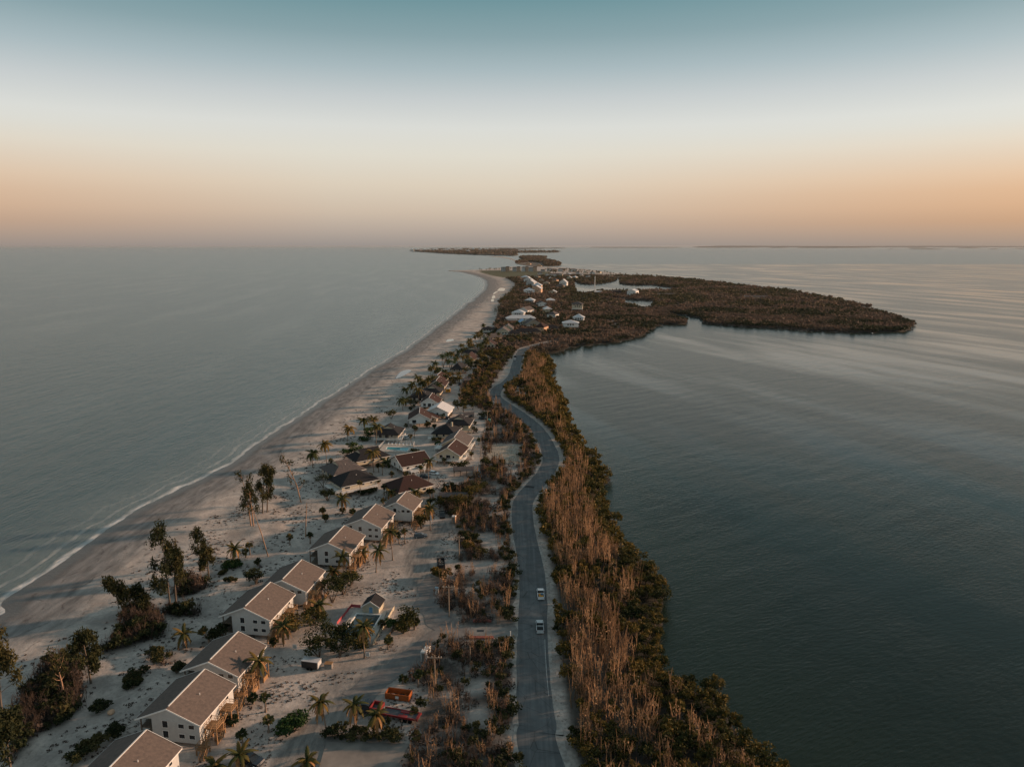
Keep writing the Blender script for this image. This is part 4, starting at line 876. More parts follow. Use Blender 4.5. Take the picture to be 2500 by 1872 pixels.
hH = bung('H', -27.2, 341, 7, 14, 12, 'gable', 'grey_shingle', 'cream', 'bungalow with weathered grey-brown roof directly behind the cream red-roofed bungalow', wins=W3(9, 12)); mark(-27, 341, 'the weathered grey-brown bungalow')
deck(hH, -10, -7, -6.6, -1, 1.8, M['white'], .9); deck(hH, 6.05, -7, 8, 6, 1.8, M['white'], .9)
hI = bung('I', -34.2, 361, 9, 13.5, 11.5, 'hip', 'dark_shingle', 'cream', 'bungalow with black and dark red hipped roof and slim chimney', ridge=2); mark(-34, 361, 'the black hipped bungalow with a chimney')
b = MB(); b.box(2.2, .6, 5.6, 3.0, 1.4, 8.4); b.build('chimney', M['cream'], hI); deck(hI, -7.8, -8.8, -3, -6, 1.8, M['white'], .9)
hJ = bung('J', -28.8, 379.5, 5, 13.5, 12.2, 'dutch', 'dark_shingle', 'cream', 'bungalow with black and dark red roof and small cream gable beside parked cars', wins=W3(9, 12)); mark(-29, 379.5, 'the dark bungalow beside the parked cars')
deck(hJ, 2, -9.4, 7.8, -6.9, 1.8, M['cream'], .9); 
hK = bung('K', -52.2, 392, -6, 15, 11.5, 'gable', 'red_shingle', 'white', 'white gabled cottage with dark red roof and front steps among cabbage palms', wins=[('-y', -3, 3.0, 2.2, 1.8), ('-y', 3.8, 3.1, 1.1, 1.2), ('+x', -3, 3.1, 1.1, 1.2), ('+x', 3, 3.1, 1.1, 1.2)]); mark(-52, 392, 'the white cottage with the dark red roof')
stairs(hK, -3, -7.7, 1.8, 0, -1, 1.6, M['white'])
hL = bung('L', -42.6, 409.5, 7, 14, 12.5, 'gable', 'metal_roof', 'white', 'house with pale pinkish-white metal roof catching the low sun', rise=3.0, cap=M['metal_roof']); mark(-42.6, 409.5, 'the house with the pale metal roof')
hL2 = bung('L2', -47, 397.5, 5, 5, 8, 'gable', 'red_shingle', 'tan', 'low red-roofed annex between the white cottage and the pale metal roof', base=.6, wh=2.2, rise=1.6, simple=True, stilts=False)
hM = bung('M', -50.6, 433, 2, 13.5, 10.5, 'gable', 'red_shingle', 'white', 'narrow white gabled cottage with dark maroon roof beyond the pale metal roof', wins=W3(8, 12)); mark(-50.6, 433, 'the narrow white gabled cottage')
hN = bung('N', -58.6, 450, 3, 14, 12.5, 'hip', 'dark_shingle', 'white', 'low white bungalow with broad black hipped roof next to tall beach palms', wins=W3(9, 12), ridge=3); mark(-58.6, 450, 'the broad black hipped bungalow by the tall palms')
hO = bung('O', -53.2, 466, 3, 13.5, 12, 'dutch', 'dark_shingle', 'cream', 'bungalow with black roof and little white gable before the green gabled house', simple=True); mark(-53, 466, 'the black-roofed bungalow with a little white gable')
hP = bung('P', -51.8, 489, 3, 15.5, 11, 'gable', 'red_shingle', 'tan', 'olive-tan gabled house with maroon roof and attic window near the orange box', wins=[('-y', -1.2, 5.6, .9, 1.2), ('-y', 3.4, 3.0, 1, 1.6), ('+x', 3, 3, 1, 1)], rise=3.6); mark(-51.8, 489, 'the olive-tan gabled house')
hQ = bung('Q', -53, 511, 6, 15, 10, 'gable', 'red_shingle', 'cream', 'gabled house with a bright blue tarp over part of its roof'); mark(-53, 511, 'the house with a blue tarp')
b = MB(); s_ = 3.3 / 5; b.face([(-5.2, 1.5, 4.4 - .2 * s_ + .2), (-.1, 1.5, 7.85), (-.1, 8.2, 7.85), (-5.2, 8.2, 4.4 - .2 * s_ + .2)][::-1]); b.build('tarp', M['tarp'], hQ)
hR = bung('R', -42.6, 560, 5, 20, 8.5, 'hip', 'dark_shingle', 'tan', 'dark bungalow with broad rounded black roof by the two white vans', ridge=9, simple=True); mark(-42.6, 560, 'the rounded black-roofed bungalow')
hS = bung('S', -36.6, 609, 5, 20, 10, 'gable', 'red_shingle', 'cream', 'cream gabled house with rusty red roof half hidden by palms', simple=True); mark(-36.6, 609, 'the half-hidden red-roofed house')
hT = bung('T', -36, 645, 10, 17, 15, 'dutch', 'dark_shingle', 'cream', 'broad low bungalow with black hipped roof where the road bends out of sight', simple=True); mark(-36, 645, 'the low black bungalow by the far palms')
for (px_, py_), rot, L, W, kind, roof, wall, base, wh, rise, lab in [
        ((1196, 853), 3, 16, 10.5, 'gable', 'red_shingle', 'cream', 2.4, 2.8, 3.4, 'cream gabled house with a slim chimney at the foot of the far village'),
        ((1190, 843), 3, 15, 9, 'gable', 'dark_shingle', 'tan', 2.2, 2.8, 3.2, 'tan gabled house directly behind the cream house with a slim chimney'),
        ((1202, 832), 60, 17, 10, 'gable', 'grey_shingle', 'tan', 2.0, 2.6, 3.0, 'wide house with dull brown roof below the twin cream gables'),
        ((1229, 820), 2, 20, 14, 'gable', 'grey_shingle', 'cream', 2.5, 3.0, 4.4, 'cream gabled house first of the twin gables near the dark roofs'),
        ((1240, 812), 2, 18, 12, 'gable', 'grey_shingle', 'cream', 2.5, 3.0, 4.2, 'cream gabled house second of the twin gables near the dark roofs'),
        ((1192, 812), 5, 16, 14, 'hip', 'dark_shingle', 'tan', 2, 2.6, 2.6, 'low dark-roofed beach house closest to the wide beach'),
        ((1254, 822), 80, 12, 10, 'hip', 'dark_shingle', 'tan', 2, 2.6, 3, 'small black-roofed house between the twin cream gables and the palms'),
        ((1289, 818), 85, 28, 10, 'hip', 'dark_shingle', 'tan', 2, 2.6, 3, 'long black-roofed house above the junction of the roads'),
        ((1338, 809), 85, 24, 11, 'hip', 'dark_shingle', 'cream', 2, 2.6, 3, 'long black-roofed house below the white house with three dark windows'),
        ((1299, 799), -8, 20, 17, 'gable', 'grey_shingle', 'tan', 2.5, 3, 5, 'tan gabled house with white trim below the long white roof'),
        ((1277, 796), -8, 16, 10, 'gable', 'tarp', 'cream', 2.5, 3, 3, 'house with a dull teal roof beside the tan gabled house'),
        ((1271, 786), 85, 38, 13, 'hip', 'metal_roof', 'white', 2.5, 3.0, 3.4, 'long low white house with a pale metal roof across the village'),
        ((1266, 775), 10, 16, 17, 'hip', 'metal_roof', 'white', 3, 4.5, 3.6, 'tall white house with pale hipped roof closest to the beach pines'),
        ((1285, 767), 30, 20, 15, 'gable', 'grey_shingle', 'white', 3, 4, 4, 'house with slate grey gable roof and white trim behind the tall white house'),
        ((1294, 742), 10, 18, 16, 'hip', 'metal_roof', 'grey_wall', 3, 4, 3.6, 'pale blue-grey roofed house standing apart above red undergrowth'),
        ((1292, 719), 0, 18, 22, 'hip', 'metal_roof', 'white', 3, 6, 5, 'large pale house with bluish roof, first of the white cluster'),
        ((1311, 718), 10, 26, 20, 'gable', 'metal_roof', 'peach', 3, 9, 6, 'tallest pinkish house of the white cluster'),
        ((1312, 708), 10, 24, 20, 'hip', 'metal_roof', 'peach', 3, 8, 6, 'pinkish hipped house behind the tallest pinkish house'),
        ((1298, 699), 20, 26, 20, 'gable', 'metal_roof', 'grey_wall', 3, 7, 6, 'blue-grey gabled house in the upper part of the white cluster'),
        ((1290, 691), 10, 22, 22, 'gable', 'metal_roof', 'white', 3, 7, 6, 'white gabled house near the top of the white cluster'),
        ((1282, 685), 10, 20, 26, 'hip', 'metal_roof', 'peach', 3, 7, 5, 'farthest house of the white cluster, with a small cupola'),
        ((1376, 702), 15, 18, 18, 'gable', 'metal_roof', 'white', 4, 9, 7, 'tall white gabled house standing alone by the lagoon'),
        ((1368, 704), 15, 14, 18, 'hip', 'grey_shingle', 'tan', 2, 5, 4, 'lower grey house leaning against the tall lagoon house'),
        ((1410, 762), 8, 14, 16, 'hip', 'grey_shingle', 'cream', 5, 7.5, 3.6, 'pale yellow three-storey house rising out of the mangroves'),
        ((1413, 787), 10, 13, 14, 'hip', 'metal_roof', 'white', 3, 4, 4, 'smaller white house just behind the house with three dark windows'),
        ((1393, 803), 4, 14, 19, 'hip', 'metal_roof', 'white', 3.4, 4.4, 3.0, 'white house with three dark windows under a broad pale roof'),
        ((912, 1489), 8, 4.4, 4.6, 'gable', 'dark_shingle', 'cream', .1, 2.2, 1.5, 'small pool hut with dark roof and blue door beside the empty pool')]:
    x, y = P(px_, py_); sm = L < 6
    h = house('pool_hut' if sm else 'beach_house', x, y + (2 if not sm else 0), rot, L, W, kind, base, wh, rise, M[roof], M[wall], lab, None if sm else 'houses of the far village', .35 if sm else .9, stilts=False if sm else True, simple=True, cap=None,
              wins=[('-y', .1, 1.15, .9, 1.9)] if sm else ([('-y', u, base + wh * .55, 1.6, 1.9) for u in (-3, 0, 3)] + [('+x', u, base + wh * .55, 1.5, 1.6) for u in (-4, 0, 4)]) if W < 30 else 'auto', cat='hut' if sm else 'house')
    mark(x, y, 'the ' + ' '.join(lab.replace('first of the ', 'in the ').split()[:7]) if not sm else 'the small pool hut')
    if wh >= 6:
        for u in (-5, 0, 5): window(h, u, -L / 2, base + wh * .82, 1.5, 1.5, '-y'); window(h, W / 2, u, base + wh * .82, 1.5, 1.5, '+x')
    if not sm and py_ < 830 and py_ > 690: deck(h, -W / 2, -L / 2 - 2.6, W / 2, -L / 2 - .1, base, M['white'], 1.1)
    if sm: b = MB(); b.box(-.4, -L / 2 - .08, .15, .5, -L / 2 - .03, 2.0); b.build('door', M['tarp'], h)
r9 = random.Random(12)
for k, (px_, py_) in enumerate([(1322, 690), (1334, 697), (1345, 684), (1336, 676), (1356, 690), (1312, 680), (1390, 684), (1404, 681), (1420, 678), (1436, 680), (1390, 674), (1410, 670), (1428, 668), (1446, 671), (1462, 668), (1350, 720), (1344, 742), (1322, 750), (1336, 765), (1350, 778), (1370, 676), (1322, 812)]):
    x, y = P(px_, py_); house('beach_house', x, y, r9.uniform(-20, 30), r9.uniform(12, 20), r9.uniform(10, 16), r9.choice(['gable', 'hip']), 2.5, r9.uniform(3, 5.5), r9.uniform(2.5, 4), M[r9.choice(['metal_roof', 'grey_shingle', 'metal_roof', 'red_shingle'])], M[r9.choice(['white', 'cream', 'peach'])],
          (ORD + ['thirteenth', 'fourteenth', 'fifteenth', 'sixteenth', 'seventeenth', 'eighteenth', 'nineteenth', 'twentieth', 'twenty-first', 'twenty-second'])[k] + ' small distant house half sunk in trees between the white cluster and the lagoon', 'small houses among the far trees', .9, simple=True)
# big shed, boat sheds and the resort by the lagoon
def shed(name, px_, py_, rot, L, W, h_, rise, roof, wall, lab, cat='shed', group=None):
    x, y = P(px_, py_); e = house(name, x, y, rot, L, W, 'gable', .3, h_, rise, M[roof], M[wall], lab, group, .5, stilts=False, simple=True, cat=cat); mark(x, y, 'the ' + ' '.join(lab.split()[:4])); return e
shed('storage_shed', 1545, 720, 25, 24, 18, 8, 3.5, 'metal_roof', 'white', 'big white metal shed with sunlit end wall beside the lagoon')
shed('storage_shed', 1504, 718, 80, 18, 14, 6, 2, 'dark_shingle', 'black', 'dark low shed among mangroves next to the big white shed')
shed('dock_house', 1461, 716, 80, 15, 10, 3, 2, 'metal_roof', 'white', 'small white dock building at the foot of the tall mast', 'building')
shed('long_shed', 1626, 723, 88, 34, 10, 3.5, 2, 'grey_shingle', 'tan', 'long low tan shed lying in the mangroves', 'shed')
shed('long_shed', 1845, 728, 88, 44, 9, 3, 2, 'grey_shingle', 'tan', 'very long grey-roofed building alone in the middle of the mangroves', 'building')
def block(px_, py_, wd, ht, m, lab, name='resort_block'):
    x, y = P(px_, py_); e = empty(name, (x, y, .8)); tag(e, lab, 'building', 'resort buildings near the point'); b = MB(); b.box(-wd / 2, -7, 0, wd / 2, 7, ht); b.build('wall', M[m], e)
    b = MB(); b.box(-wd / 2 - .8, -7.8, ht + .003, wd / 2 + .8, 7.8, ht + .8); b.face([(-wd / 2 - .8, -7.8, ht + .803), (wd / 2 + .8, -7.8, ht + .803), (wd * .3, 0, ht + 3)]); b.face([(-wd / 2 - .8, -7.8, ht + .803), (wd * .3, 0, ht + 3), (-wd * .3, 0, ht + 3)]); b.face([(wd / 2 + .8, -7.8, ht + .803), (wd / 2 + .8, 7.8, ht + .803), (wd * .3, 0, ht + 3)]); b.build('roof', M['grey_shingle'], e)
    for k in range(int(ht // 3.2)):
        for u in range(3): window(e, -wd * .32 + u * wd * .32, -7, 1.9 + k * 3.1, wd * .16, 1.6, '-y')
    return e
for px_, wd, ht, m, t in [(1229, 16, 11, 'grey_wall', 'grey'), (1239, 14, 13, 'peach', 'peach'), (1256, 14, 11, 'grey_wall', 'grey'), (1266, 13, 13, 'peach', 'peach'), (1278, 14, 12, 'white', 'white'), (1286, 12, 13, 'peach', 'peach'), (1296, 15, 11, 'grey_wall', 'grey'), (1306, 13, 13, 'peach', 'peach')]:
    n = {1229: 'first', 1239: 'second', 1256: 'third', 1266: 'fourth', 1278: 'fifth', 1286: 'sixth', 1296: 'seventh', 1306: 'eighth'}[px_]
    block(px_, 663, wd * 1.15, ht * 1.35, m, f'{n} of the resort blocks behind the green lawn, a {t} one counted from the beach')
for k, (px_, py_, m) in enumerate([(1325, 661, 'grey_wall'), (1341, 660, 'white'), (1352, 660, 'peach'), (1368, 661, 'grey_wall'), (1374, 659, 'peach'), (1398, 662, 'grey_wall'), (1318, 668, 'metal_roof'), (1350, 675, 'white'), (1362, 672, 'metal_roof'), (1385, 676, 'peach')]):
    block(px_, py_ + 2, 16 + (k % 3) * 5, 6.5 + (k % 2) * 3, m, f'{ORD[k]} low resort building among palms east of the tall blocks, counted from the lawn')
mark(*P(1265, 660), 'the resort blocks')
x, y = P(1503, 679); e = empty('marina_building', (x, y, .8), 0); tag(e, 'long orange-lit marina building at the mouth of the lagoon', 'building'); b = MB(); b.box(-20, -6, 0, -8, 6, 9); b.box(-7.997, -5, 0, 34, 5, 4.5); b.build('wall', M['peach'], e); b = MB(); b.box(-20.6, -6.6, 9.003, -8, 6.6, 9.8); b.box(-7.9, -5.8, 4.503, 34.6, 5.8, 5.3); b.build('roof', M['cream'], e)
for u in range(7): window(e, -4 + u * 5.4, -5, 2.4, 2.4, 1.8, '-y')
mark(x, y, 'the orange-lit marina building')
for px_, py_, t in [(1290, 645, 'larger'), (1316, 649, 'lower')]:
    shed('island_house', px_, py_ + 1, 10, 26 if t == 'larger' else 20, 26, 9 if t == 'larger' else 6, 8, 'grey_shingle', 'peach', f'{t} pinkish house on the wooded island beyond the point', 'house')
random.seed(3); far_h = None
for k in range(30):
    px_ = 1006 + k * 7.3 + random.random() * 4; py_ = 612.3 - max(0, (k - 6)) * .12 + random.random() * .6
    x, y = P(px_, py_, 14)
    if far_h is None:
        b = MB(); b.box(-26, -14, 0, 26, 14, 34); b.face([(-30, -18, 34.01), (30, -18, 34.01), (0, 0, 48)]); b.face([(30, -18, 34.01), (30, 18, 34.01), (0, 0, 48)]); b.face([(-30, 18, 34.01), (-30, -18, 34.01), (0, 0, 48)]); far_h = b.build('far_house', M['white']); o = far_h
    else: o = far_h.copy(); col.objects.link(o)
    o.location = (x, y, 8); s = .7 + random.random() * .8; o.scale = (s, s, .5 + random.random() * .6); tag(o, 'tiny white house showing through the trees of the distant wooded island', 'house', 'tiny houses on the distant island')
o = far_h.copy(); col.objects.link(o); o.location = (*P(1143, 618, 5), 3); o.scale = (.9, .9, .9); tag(o, 'lone pinkish-white house on the near shore of the distant wooded island', 'house')
# ------------------------------------------------------------------ palms
def frond_me(L, droop, m, wd=.33, seed=0, name='frond'):
    r = random.Random(seed); V_, Q_, T_ = [], [], []; n = 6
    for i in range(n + 1):
        t = i / n; x = L * t * (1 - .25 * droop * t); z = L * (.42 * t - (.55 + droop) * t * t * .75); w_ = wd * (math.sin(math.pi * min(1, t * .86 + .12)) ** .7); sag = w_ * .45 + .12 * t
        V_ += [(x, -w_, z - sag), (x, 0, z), (x, w_, z - sag)]; T_ += [.2 + .7 * t] * 3
    for i in range(n):
        a = i * 3
        if i in (2, 4) : pass
        Q_ += [(a, a + 3, a + 4, a + 1), (a + 1, a + 4, a + 5, a + 2)]
    # ragged leaflet tips
    for i in range(1, n):
        for s in (0, 2):
            p = V_[i * 3 + s]; b = len(V_); q2 = V_[(i - 1) * 3 + s]; tipx = (p[0] + .25, p[1] * 1.55, p[2] - .28 - .2 * r.random()); V_ += [p, q2, tipx, p]; T_ += [.3, .3, .9, .3]; Q_.append((b, b + 1, b + 2, b + 3))
    return mesh_np(name, V_, Q_, [m], attrs=dict(tint=T_))
FR = [frond_me(2.9, .30, M['coco'], seed=1), frond_me(3.1, .75, M['coco'], seed=2), frond_me(2.6, 1.3, M['coco'], seed=3)]; DF = [frond_me(2.2, 2.1, M['deadfrond'], .3, 4), frond_me(2.0, 2.6, M['deadfrond'], .3, 5)]
def curve_trunk(h, lx, ly, r0, r1, seg=7, bulge=0):
    pts = []; rad = []
    for i in range(seg + 1):
        t = i / seg; pts.append((lx * t ** 1.6, ly * t ** 1.6, h * t)); rad.append(r0 + (r1 - r0) * t + (.12 * math.exp(-t * 14)))
    b = MB(); b.tube(pts, rad, 6); return b
def crown_np(L, n, seed, dead=0):
    r = random.Random(seed); parts = []
    for k in range(n):
        me = r.choice(FR[:3] if k < n - dead else FR[2:]); vv = np.array([v.co[:] for v in me.vertices]); qq = np.array([p.vertices[:] for p in me.polygons]); tt = np.array([a.value for a in me.attributes['tint'].data])
        a = k * 2.4 + r.random() * .5; el = .75 - 1.25 * k / n; R3 = np.array(Matrix.Rotation(a, 3, 'Z') @ Matrix.Rotation(-el, 3, 'Y')); parts.append((vv * (L / 3) @ R3.T, qq, tt))
    return join_np(parts)
COCROWN = [tmesh('crown', crown_np(3.0, 16, s), M['coco']) for s in (1, 2, 3, 4)]
def sabal_np(r, R, n):
    parts = []
    for k in range(n):
        d = r.normal(size=3); d[2] = abs(d[2]) * .9 - .35; d /= np.linalg.norm(d); c = d * R * (.45 + .25 * r.random()); u = np.cross(d, [0, 0, 1.]) + r.normal(size=3) * .2; u /= np.linalg.norm(u); tip = d * R + np.array([0, 0, -.25 * R * r.random()]); wv = u * R * .34
        v = np.array([c * .3, c + wv, tip, c - wv]); parts.append((v, np.array([[0, 1, 2, 3]]), np.full(4, r.random())))
    return join_np(parts)
SAB = [tmesh('crown', sabal_np(R_, 1.55, 46), M['sabal']) for _ in range(4)]
SKIRT = [tmesh('dead_leaf_skirt', leaves_np(R_, 26, (.55, .55, .8), .5, 0), M['deadfrond']) for _ in range(2)]
random.seed(21)
def solve_h(x, y, z0, ty):
    h = 3
    v = (ty - 936) / CF; 
    # height whose projection lands on row ty at this ground distance
    k = (sp + v * cp) / (cp - v * sp); return max(1.8, CH - k * y - z0)
NP = [0]
def palm(kind, bx, by, tx, ty, size=1.0, dead=None):
    x, y, z = G(bx, by); h = solve_h(x, y, z, ty + 4); lx = (tx - bx) / CF * math.hypot(y, CH) ; i = NP[0]; NP[0] += 1; h = min(h, 16)
    if kind == 'c':
        crown_r = 1.2 * size; hh = h - .6
        e = empty('coconut_palm', (x, y, z)); curve_trunk(hh, lx, random.uniform(-.4, .4), .16, .11).build('trunk', M['trunk'], e)
        if y < 300:
            n = 17; a0 = random.random() * 6; droop = random.random()
            for k in range(n):
                me = FR[0] if k < 4 else (FR[1] if k < 9 else FR[2]); 
                if k >= n - 5: me = random.choice(DF)
                f = link('frond', me, e, (lx, 0, hh)); el = [.95, .55, .15][0 if k < 4 else 1 if k < 9 else 2] + random.uniform(-.15, .15); f.rotation_euler = (0, -el * .9, a0 + k * 2.4); f.scale = (crown_r * random.uniform(.85, 1.1),) * 3
        else:
            f = link('crown', random.choice(COCROWN), e, (lx, 0, hh), random.random() * 6); f.scale = (crown_r * 1.22,) * 3
            if random.random() < .45: g = link('dead_leaf_skirt', random.choice(SKIRT), e, (lx, 0, hh - .7))
        d_ = ('tall ' if h > 7.5 else 'short ' if h < 4.5 else '') + ('leaning ' if abs(lx) > 1 else '') + 'coconut palm'; later(e, d_, 'palm', 'coconut palms', x, y)
    else:
        e = empty('cabbage_palm', (x, y, z)); hh = max(h - 1.0, 1.2); curve_trunk(hh, lx, 0, .18, .15, 4).build('trunk', M['trunk'], e); f = link('crown', random.choice(SAB), e, (lx, 0, hh), random.random() * 6, size)
        if random.random() < .6: link('dead_leaf_skirt', random.choice(SKIRT), e, (lx, 0, hh - .6), 0, .8)
        later(e, ('tall ' if h > 6 else 'short ' if h < 3.6 else '') + 'round-headed cabbage palm', 'palm', 'cabbage palms', x, y)
    return e
def crop(ox, oy, k): return lambda x, y: (ox + x / k, oy + y / k)
C7, C2, C3, C4 = crop(750, 1020, 5.52), crop(1000, 1020, 5.52), crop(950, 820, 5.52), crop(1150, 640, 5.52)
Q2, Q3, Q1, Q4 = crop(500, 1200, 4.424), crop(700, 1500, 4.424), crop(200, 1500, 4.424), crop(0, 1500, 4.424)
PL = [(C7, 'c', '545,310,575,100 770,190,765,-10 265,630,250,310 75,670,85,430 930,360,950,70 895,730,890,420 1635,880,1640,550 1480,720,1480,600 1190,1400,1190,1170 1660,1510,1655,1180 470,1300,480,1050 1090,650,1085,550 1180,1120,1130,960 1480,1100,1470,960 880,40,885,-20'),
      (C7, 's', '320,610,320,530 965,730,955,590 1015,770,1020,590 1140,800,1140,700 720,1050,715,820 1038,1045,1038,870 1035,1170,1030,1060 250,1400,250,1280 215,1330,210,1190 1330,790,1330,700 1440,270,1470,90 1445,170,1440,80 1400,330,1395,190 1330,130,1330,60 1620,130,1625,30 1845,640,1845,510 1715,150,1715,60 610,1290,610,1210 950,880,950,810 850,810,850,750 1660,1080,1640,930 1700,1080,1690,930 1660,1200,1650,1060 1600,1300,1580,1190 1520,1330,1520,1230 1560,1380,1560,1270'),
      (C2, 's', '860,205,860,95 935,370,935,250 1030,330,1030,260 1130,830,1120,720 1240,880,1230,780 640,1240,630,1130 850,380,850,310 830,560,830,430 880,90,880,40 1095,230,1095,110'),
      (C3, 'c', '370,670,385,520 230,820,230,680 185,1000,165,830 225,940,225,820 405,920,395,680 480,700,475,590 445,720,450,600 585,550,580,385 800,330,800,200 850,340,855,200 905,300,910,230 940,290,935,170 970,270,990,160 1075,150,1080,60 935,640,945,520 770,640,770,510 1060,420,1060,310 490,970,490,880 940,460,940,380 1640,100,1640,20 1760,80,1755,0 1880,90,1880,10 1230,290,1230,220 1270,330,1270,240 1100,440,1100,330 1010,270,1010,160 1050,220,1040,140 1110,180,1110,100 870,640,860,560 1180,680,1180,600'),
      (C3, 's', '620,540,620,450 660,520,660,450 530,620,530,560 700,900,715,830 1330,250,1330,170 340,1000,330,900 280,1000,290,930 820,700,830,620 900,600,900,540 1400,420,1400,330 720,1060,720,1010 820,1080,820,1020 350,1280,345,1180 500,1240,500,1150 540,1230,540,1140 620,1260,610,1160 1180,1300,1170,1220'),
      (C4, 'c', '165,930,165,815 90,1030,90,920 60,1080,60,960 130,990,135,900 225,1000,225,940 325,990,320,940 640,1060,640,960 740,1100,735,1000 790,1100,790,1010 590,800,590,750 690,790,685,730 625,880,625,780 745,740,745,680 1095,740,1090,620 30,1170,20,1090 100,1170,95,1080 160,1140,160,1060 560,1110,560,1020 420,960,430,900 700,960,700,900 960,950,950,890 480,1230,470,1120 520,1200,520,1110 400,1180,390,1080 340,1260,330,1170 620,900,600,820 1310,960,1310,890 850,890,850,820 500,880,500,800'),
      (Q2, 'c', '315,770,330,580 1500,900,1495,670 1850,870,1885,600 2030,740,2010,400 1235,1350,1235,1190 860,1640,855,1420 1730,1640,1730,1430 1690,760,1700,640 1400,900,1395,830'),
      (Q2, 's', '445,710,440,600 490,680,485,530 920,575,920,440 1140,560,1140,420 1305,330,1305,220 1275,250,1275,150 575,800,575,700 1265,1130,1265,960 1985,1640,1985,1550 2100,560,2090,420 2160,560,2160,380 2060,540,2050,400 1600,250,1600,180 1490,240,1490,150'),
      (Q3, 'c', '430,1290,390,900 735,1250,740,930 985,1320,980,1040 840,470,840,90 230,1640,225,1540'),
      (Q3, 's', '1370,1100,1370,1000 1395,1380,1395,1240 1095,370,1100,220 1030,140,1030,60 1420,780,1420,580 1250,740,1260,650 1330,150,1330,0 1380,160,1400,20'),
      (Q1, 'c', '1095,350,1110,170 1880,780,1920,460 1700,1640,1710,1470 1840,700,1830,560 1450,1700,1440,1590'),
      (Q1, 's', '1380,330,1330,110 1985,1050,1990,830 1560,1180,1580,1070 2020,1270,2020,1070 1740,1440,1740,1220 1850,960,1850,830 1640,1200,1640,1070 2090,340,2080,230')]
SZ = {id(Q3): .88, id(Q1): .95, id(Q2): .95}
for C, kind, s in PL:
    for q_ in s.split():
        a, b_, c, d_ = map(float, q_.split(',')); bx, by = C(a, b_); tx, ty = C(c, d_)
        palm(kind, bx, by, tx, ty, SZ.get(id(C), 1.0) * (1.0 if kind == 'c' else .95))
rp = random.Random(41); nn = 0
while nn < 44:
    y = rp.uniform(470, 770); x = float(np.interp(y, [330, 450, 600, 770], [-62, -60, -44, -20])) + rp.uniform(-15, 13)
    if any(math.hypot(x - m_[0], y - m_[1]) < 10 for m_ in MARKS): continue
    e = empty('coconut_palm', (x, y, gz(x, y))); hh = rp.uniform(5, 9.5); lx = rp.uniform(-.8, .8); curve_trunk(hh, lx, 0, .17, .13, 4).build('trunk', M['trunk'], e); link('crown', rp.choice(COCROWN), e, (lx, 0, hh), rp.random() * 6, 1.25 * rp.uniform(.85, 1.15)); link('dead_leaf_skirt', rp.choice(SKIRT), e, (lx, 0, hh - .7))
    later(e, ('tall ' if hh > 7.5 else '') + 'coconut palm', 'palm', 'coconut palms', x, y); nn += 1
# palms on the point and along the resort shore: tiny from here
far_palm = None
pts_ = [(1171, 658), (1175, 660), (1188, 659), (1194, 658), (1197, 658), (1207, 658), (1211, 658), (1219, 657), (1225, 656), (1230, 656), (1247, 657), (1261, 656)] + [(1382 + k * 7.1 + random.random() * 4, 657 + k * .55 + random.random() * 7) for k in range(34)] + [(1330 + random.random() * 120, 658 + random.random() * 12) for _ in range(40)]
for px_, py_ in pts_:
    x, y = P(px_, py_ + 3)
    if far_palm is None: far_palm = empty('shore_palm'); curve_trunk(8.5, 0, 0, .35, .3, 2).build('trunk', M['trunk'], far_palm); link('crown', COCROWN[0], far_palm, (0, 0, 8.5), 0, 1.25); o = far_palm
    else: o = copy_tree(far_palm)
    o.location = (x, y, .8); o.rotation_euler[2] = random.random() * 6; s = .8 + random.random() * .5; o.scale = (s, s, s)
    later(o, 'small distant shore palm', 'palm', 'palms along the resort shore', x, y)
# ------------------------------------------------------------------ beach pines and broadleaf trees
def pine(bx, by, tx, ty, wd, seed, leafy=1.0, bare=0, lab='', name='beach_pine', n=900):
    x, y, z = G(bx, by); h = solve_h(x, y, z, ty); h = min(h, 25); wd *= 1.35; leafy *= 1.7; r = np.random.default_rng(seed); e = empty(name, (x, y, z)); lx = (tx - bx) / CF * math.hypot(y, CH)
    b = MB(); tips = []; b.tube([(0, 0, -.3), (lx * .2, 0, h * .35), (lx * .6, 0, h * .7), (lx, 0, h)], [.28, .2, .13, .03], 6)
    for k in range(15):
        t = .22 + .72 * r.random(); a = r.random() * 6.28; ln = wd * (1.1 - t * .6) * (.5 + .5 * r.random()); p0 = Vector((lx * t ** 1.4, 0, h * t)); p1 = p0 + Vector((math.cos(a) * ln * .55, math.sin(a) * ln * .55, ln * .35)); p2 = p0 + Vector((math.cos(a) * ln, math.sin(a) * ln, ln * .95))
        b.tube([p0, p1, p2], [.09, .06, .02], 4); tips.append((p1, p2, t))
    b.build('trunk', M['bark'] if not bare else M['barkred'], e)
    parts = []
    for p1, p2, t in tips:
        m_ = int(n * leafy / 15)
        if m_ < 2: continue
        c = np.array(p1) * .35 + np.array(p2) * .65; R0 = wd * .34; v, q_, tt = leaves_np(r, m_, (R0, R0, R0 * 1.7), .25, 0, .3, -.6, 1.9); parts.append((v + c, q_, tt))
    if leafy > .05: parts.append((lambda v, q_, tt: (v + np.array([lx, 0, h * .88]), q_, tt))(*leaves_np(r, int(n * leafy / 12), (wd * .24, wd * .24, h * .15), .25, 0, .3, -.6, 1.9)))
    if parts: link('crown', tmesh('crown', join_np(parts), M['pine']), e)
    tag(e, lab, 'tree', 'beach pines and trees on the dunes'); mark(x, y, 'the ' + lab.split(',')[0]) if False else None
    return e
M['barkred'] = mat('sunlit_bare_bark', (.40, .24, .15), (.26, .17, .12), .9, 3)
pine(417, 1494, 413, 1261, 3.6, 1, 1.5, lab='tallest dark beach pine, standing between the sea and the fourth grey house')
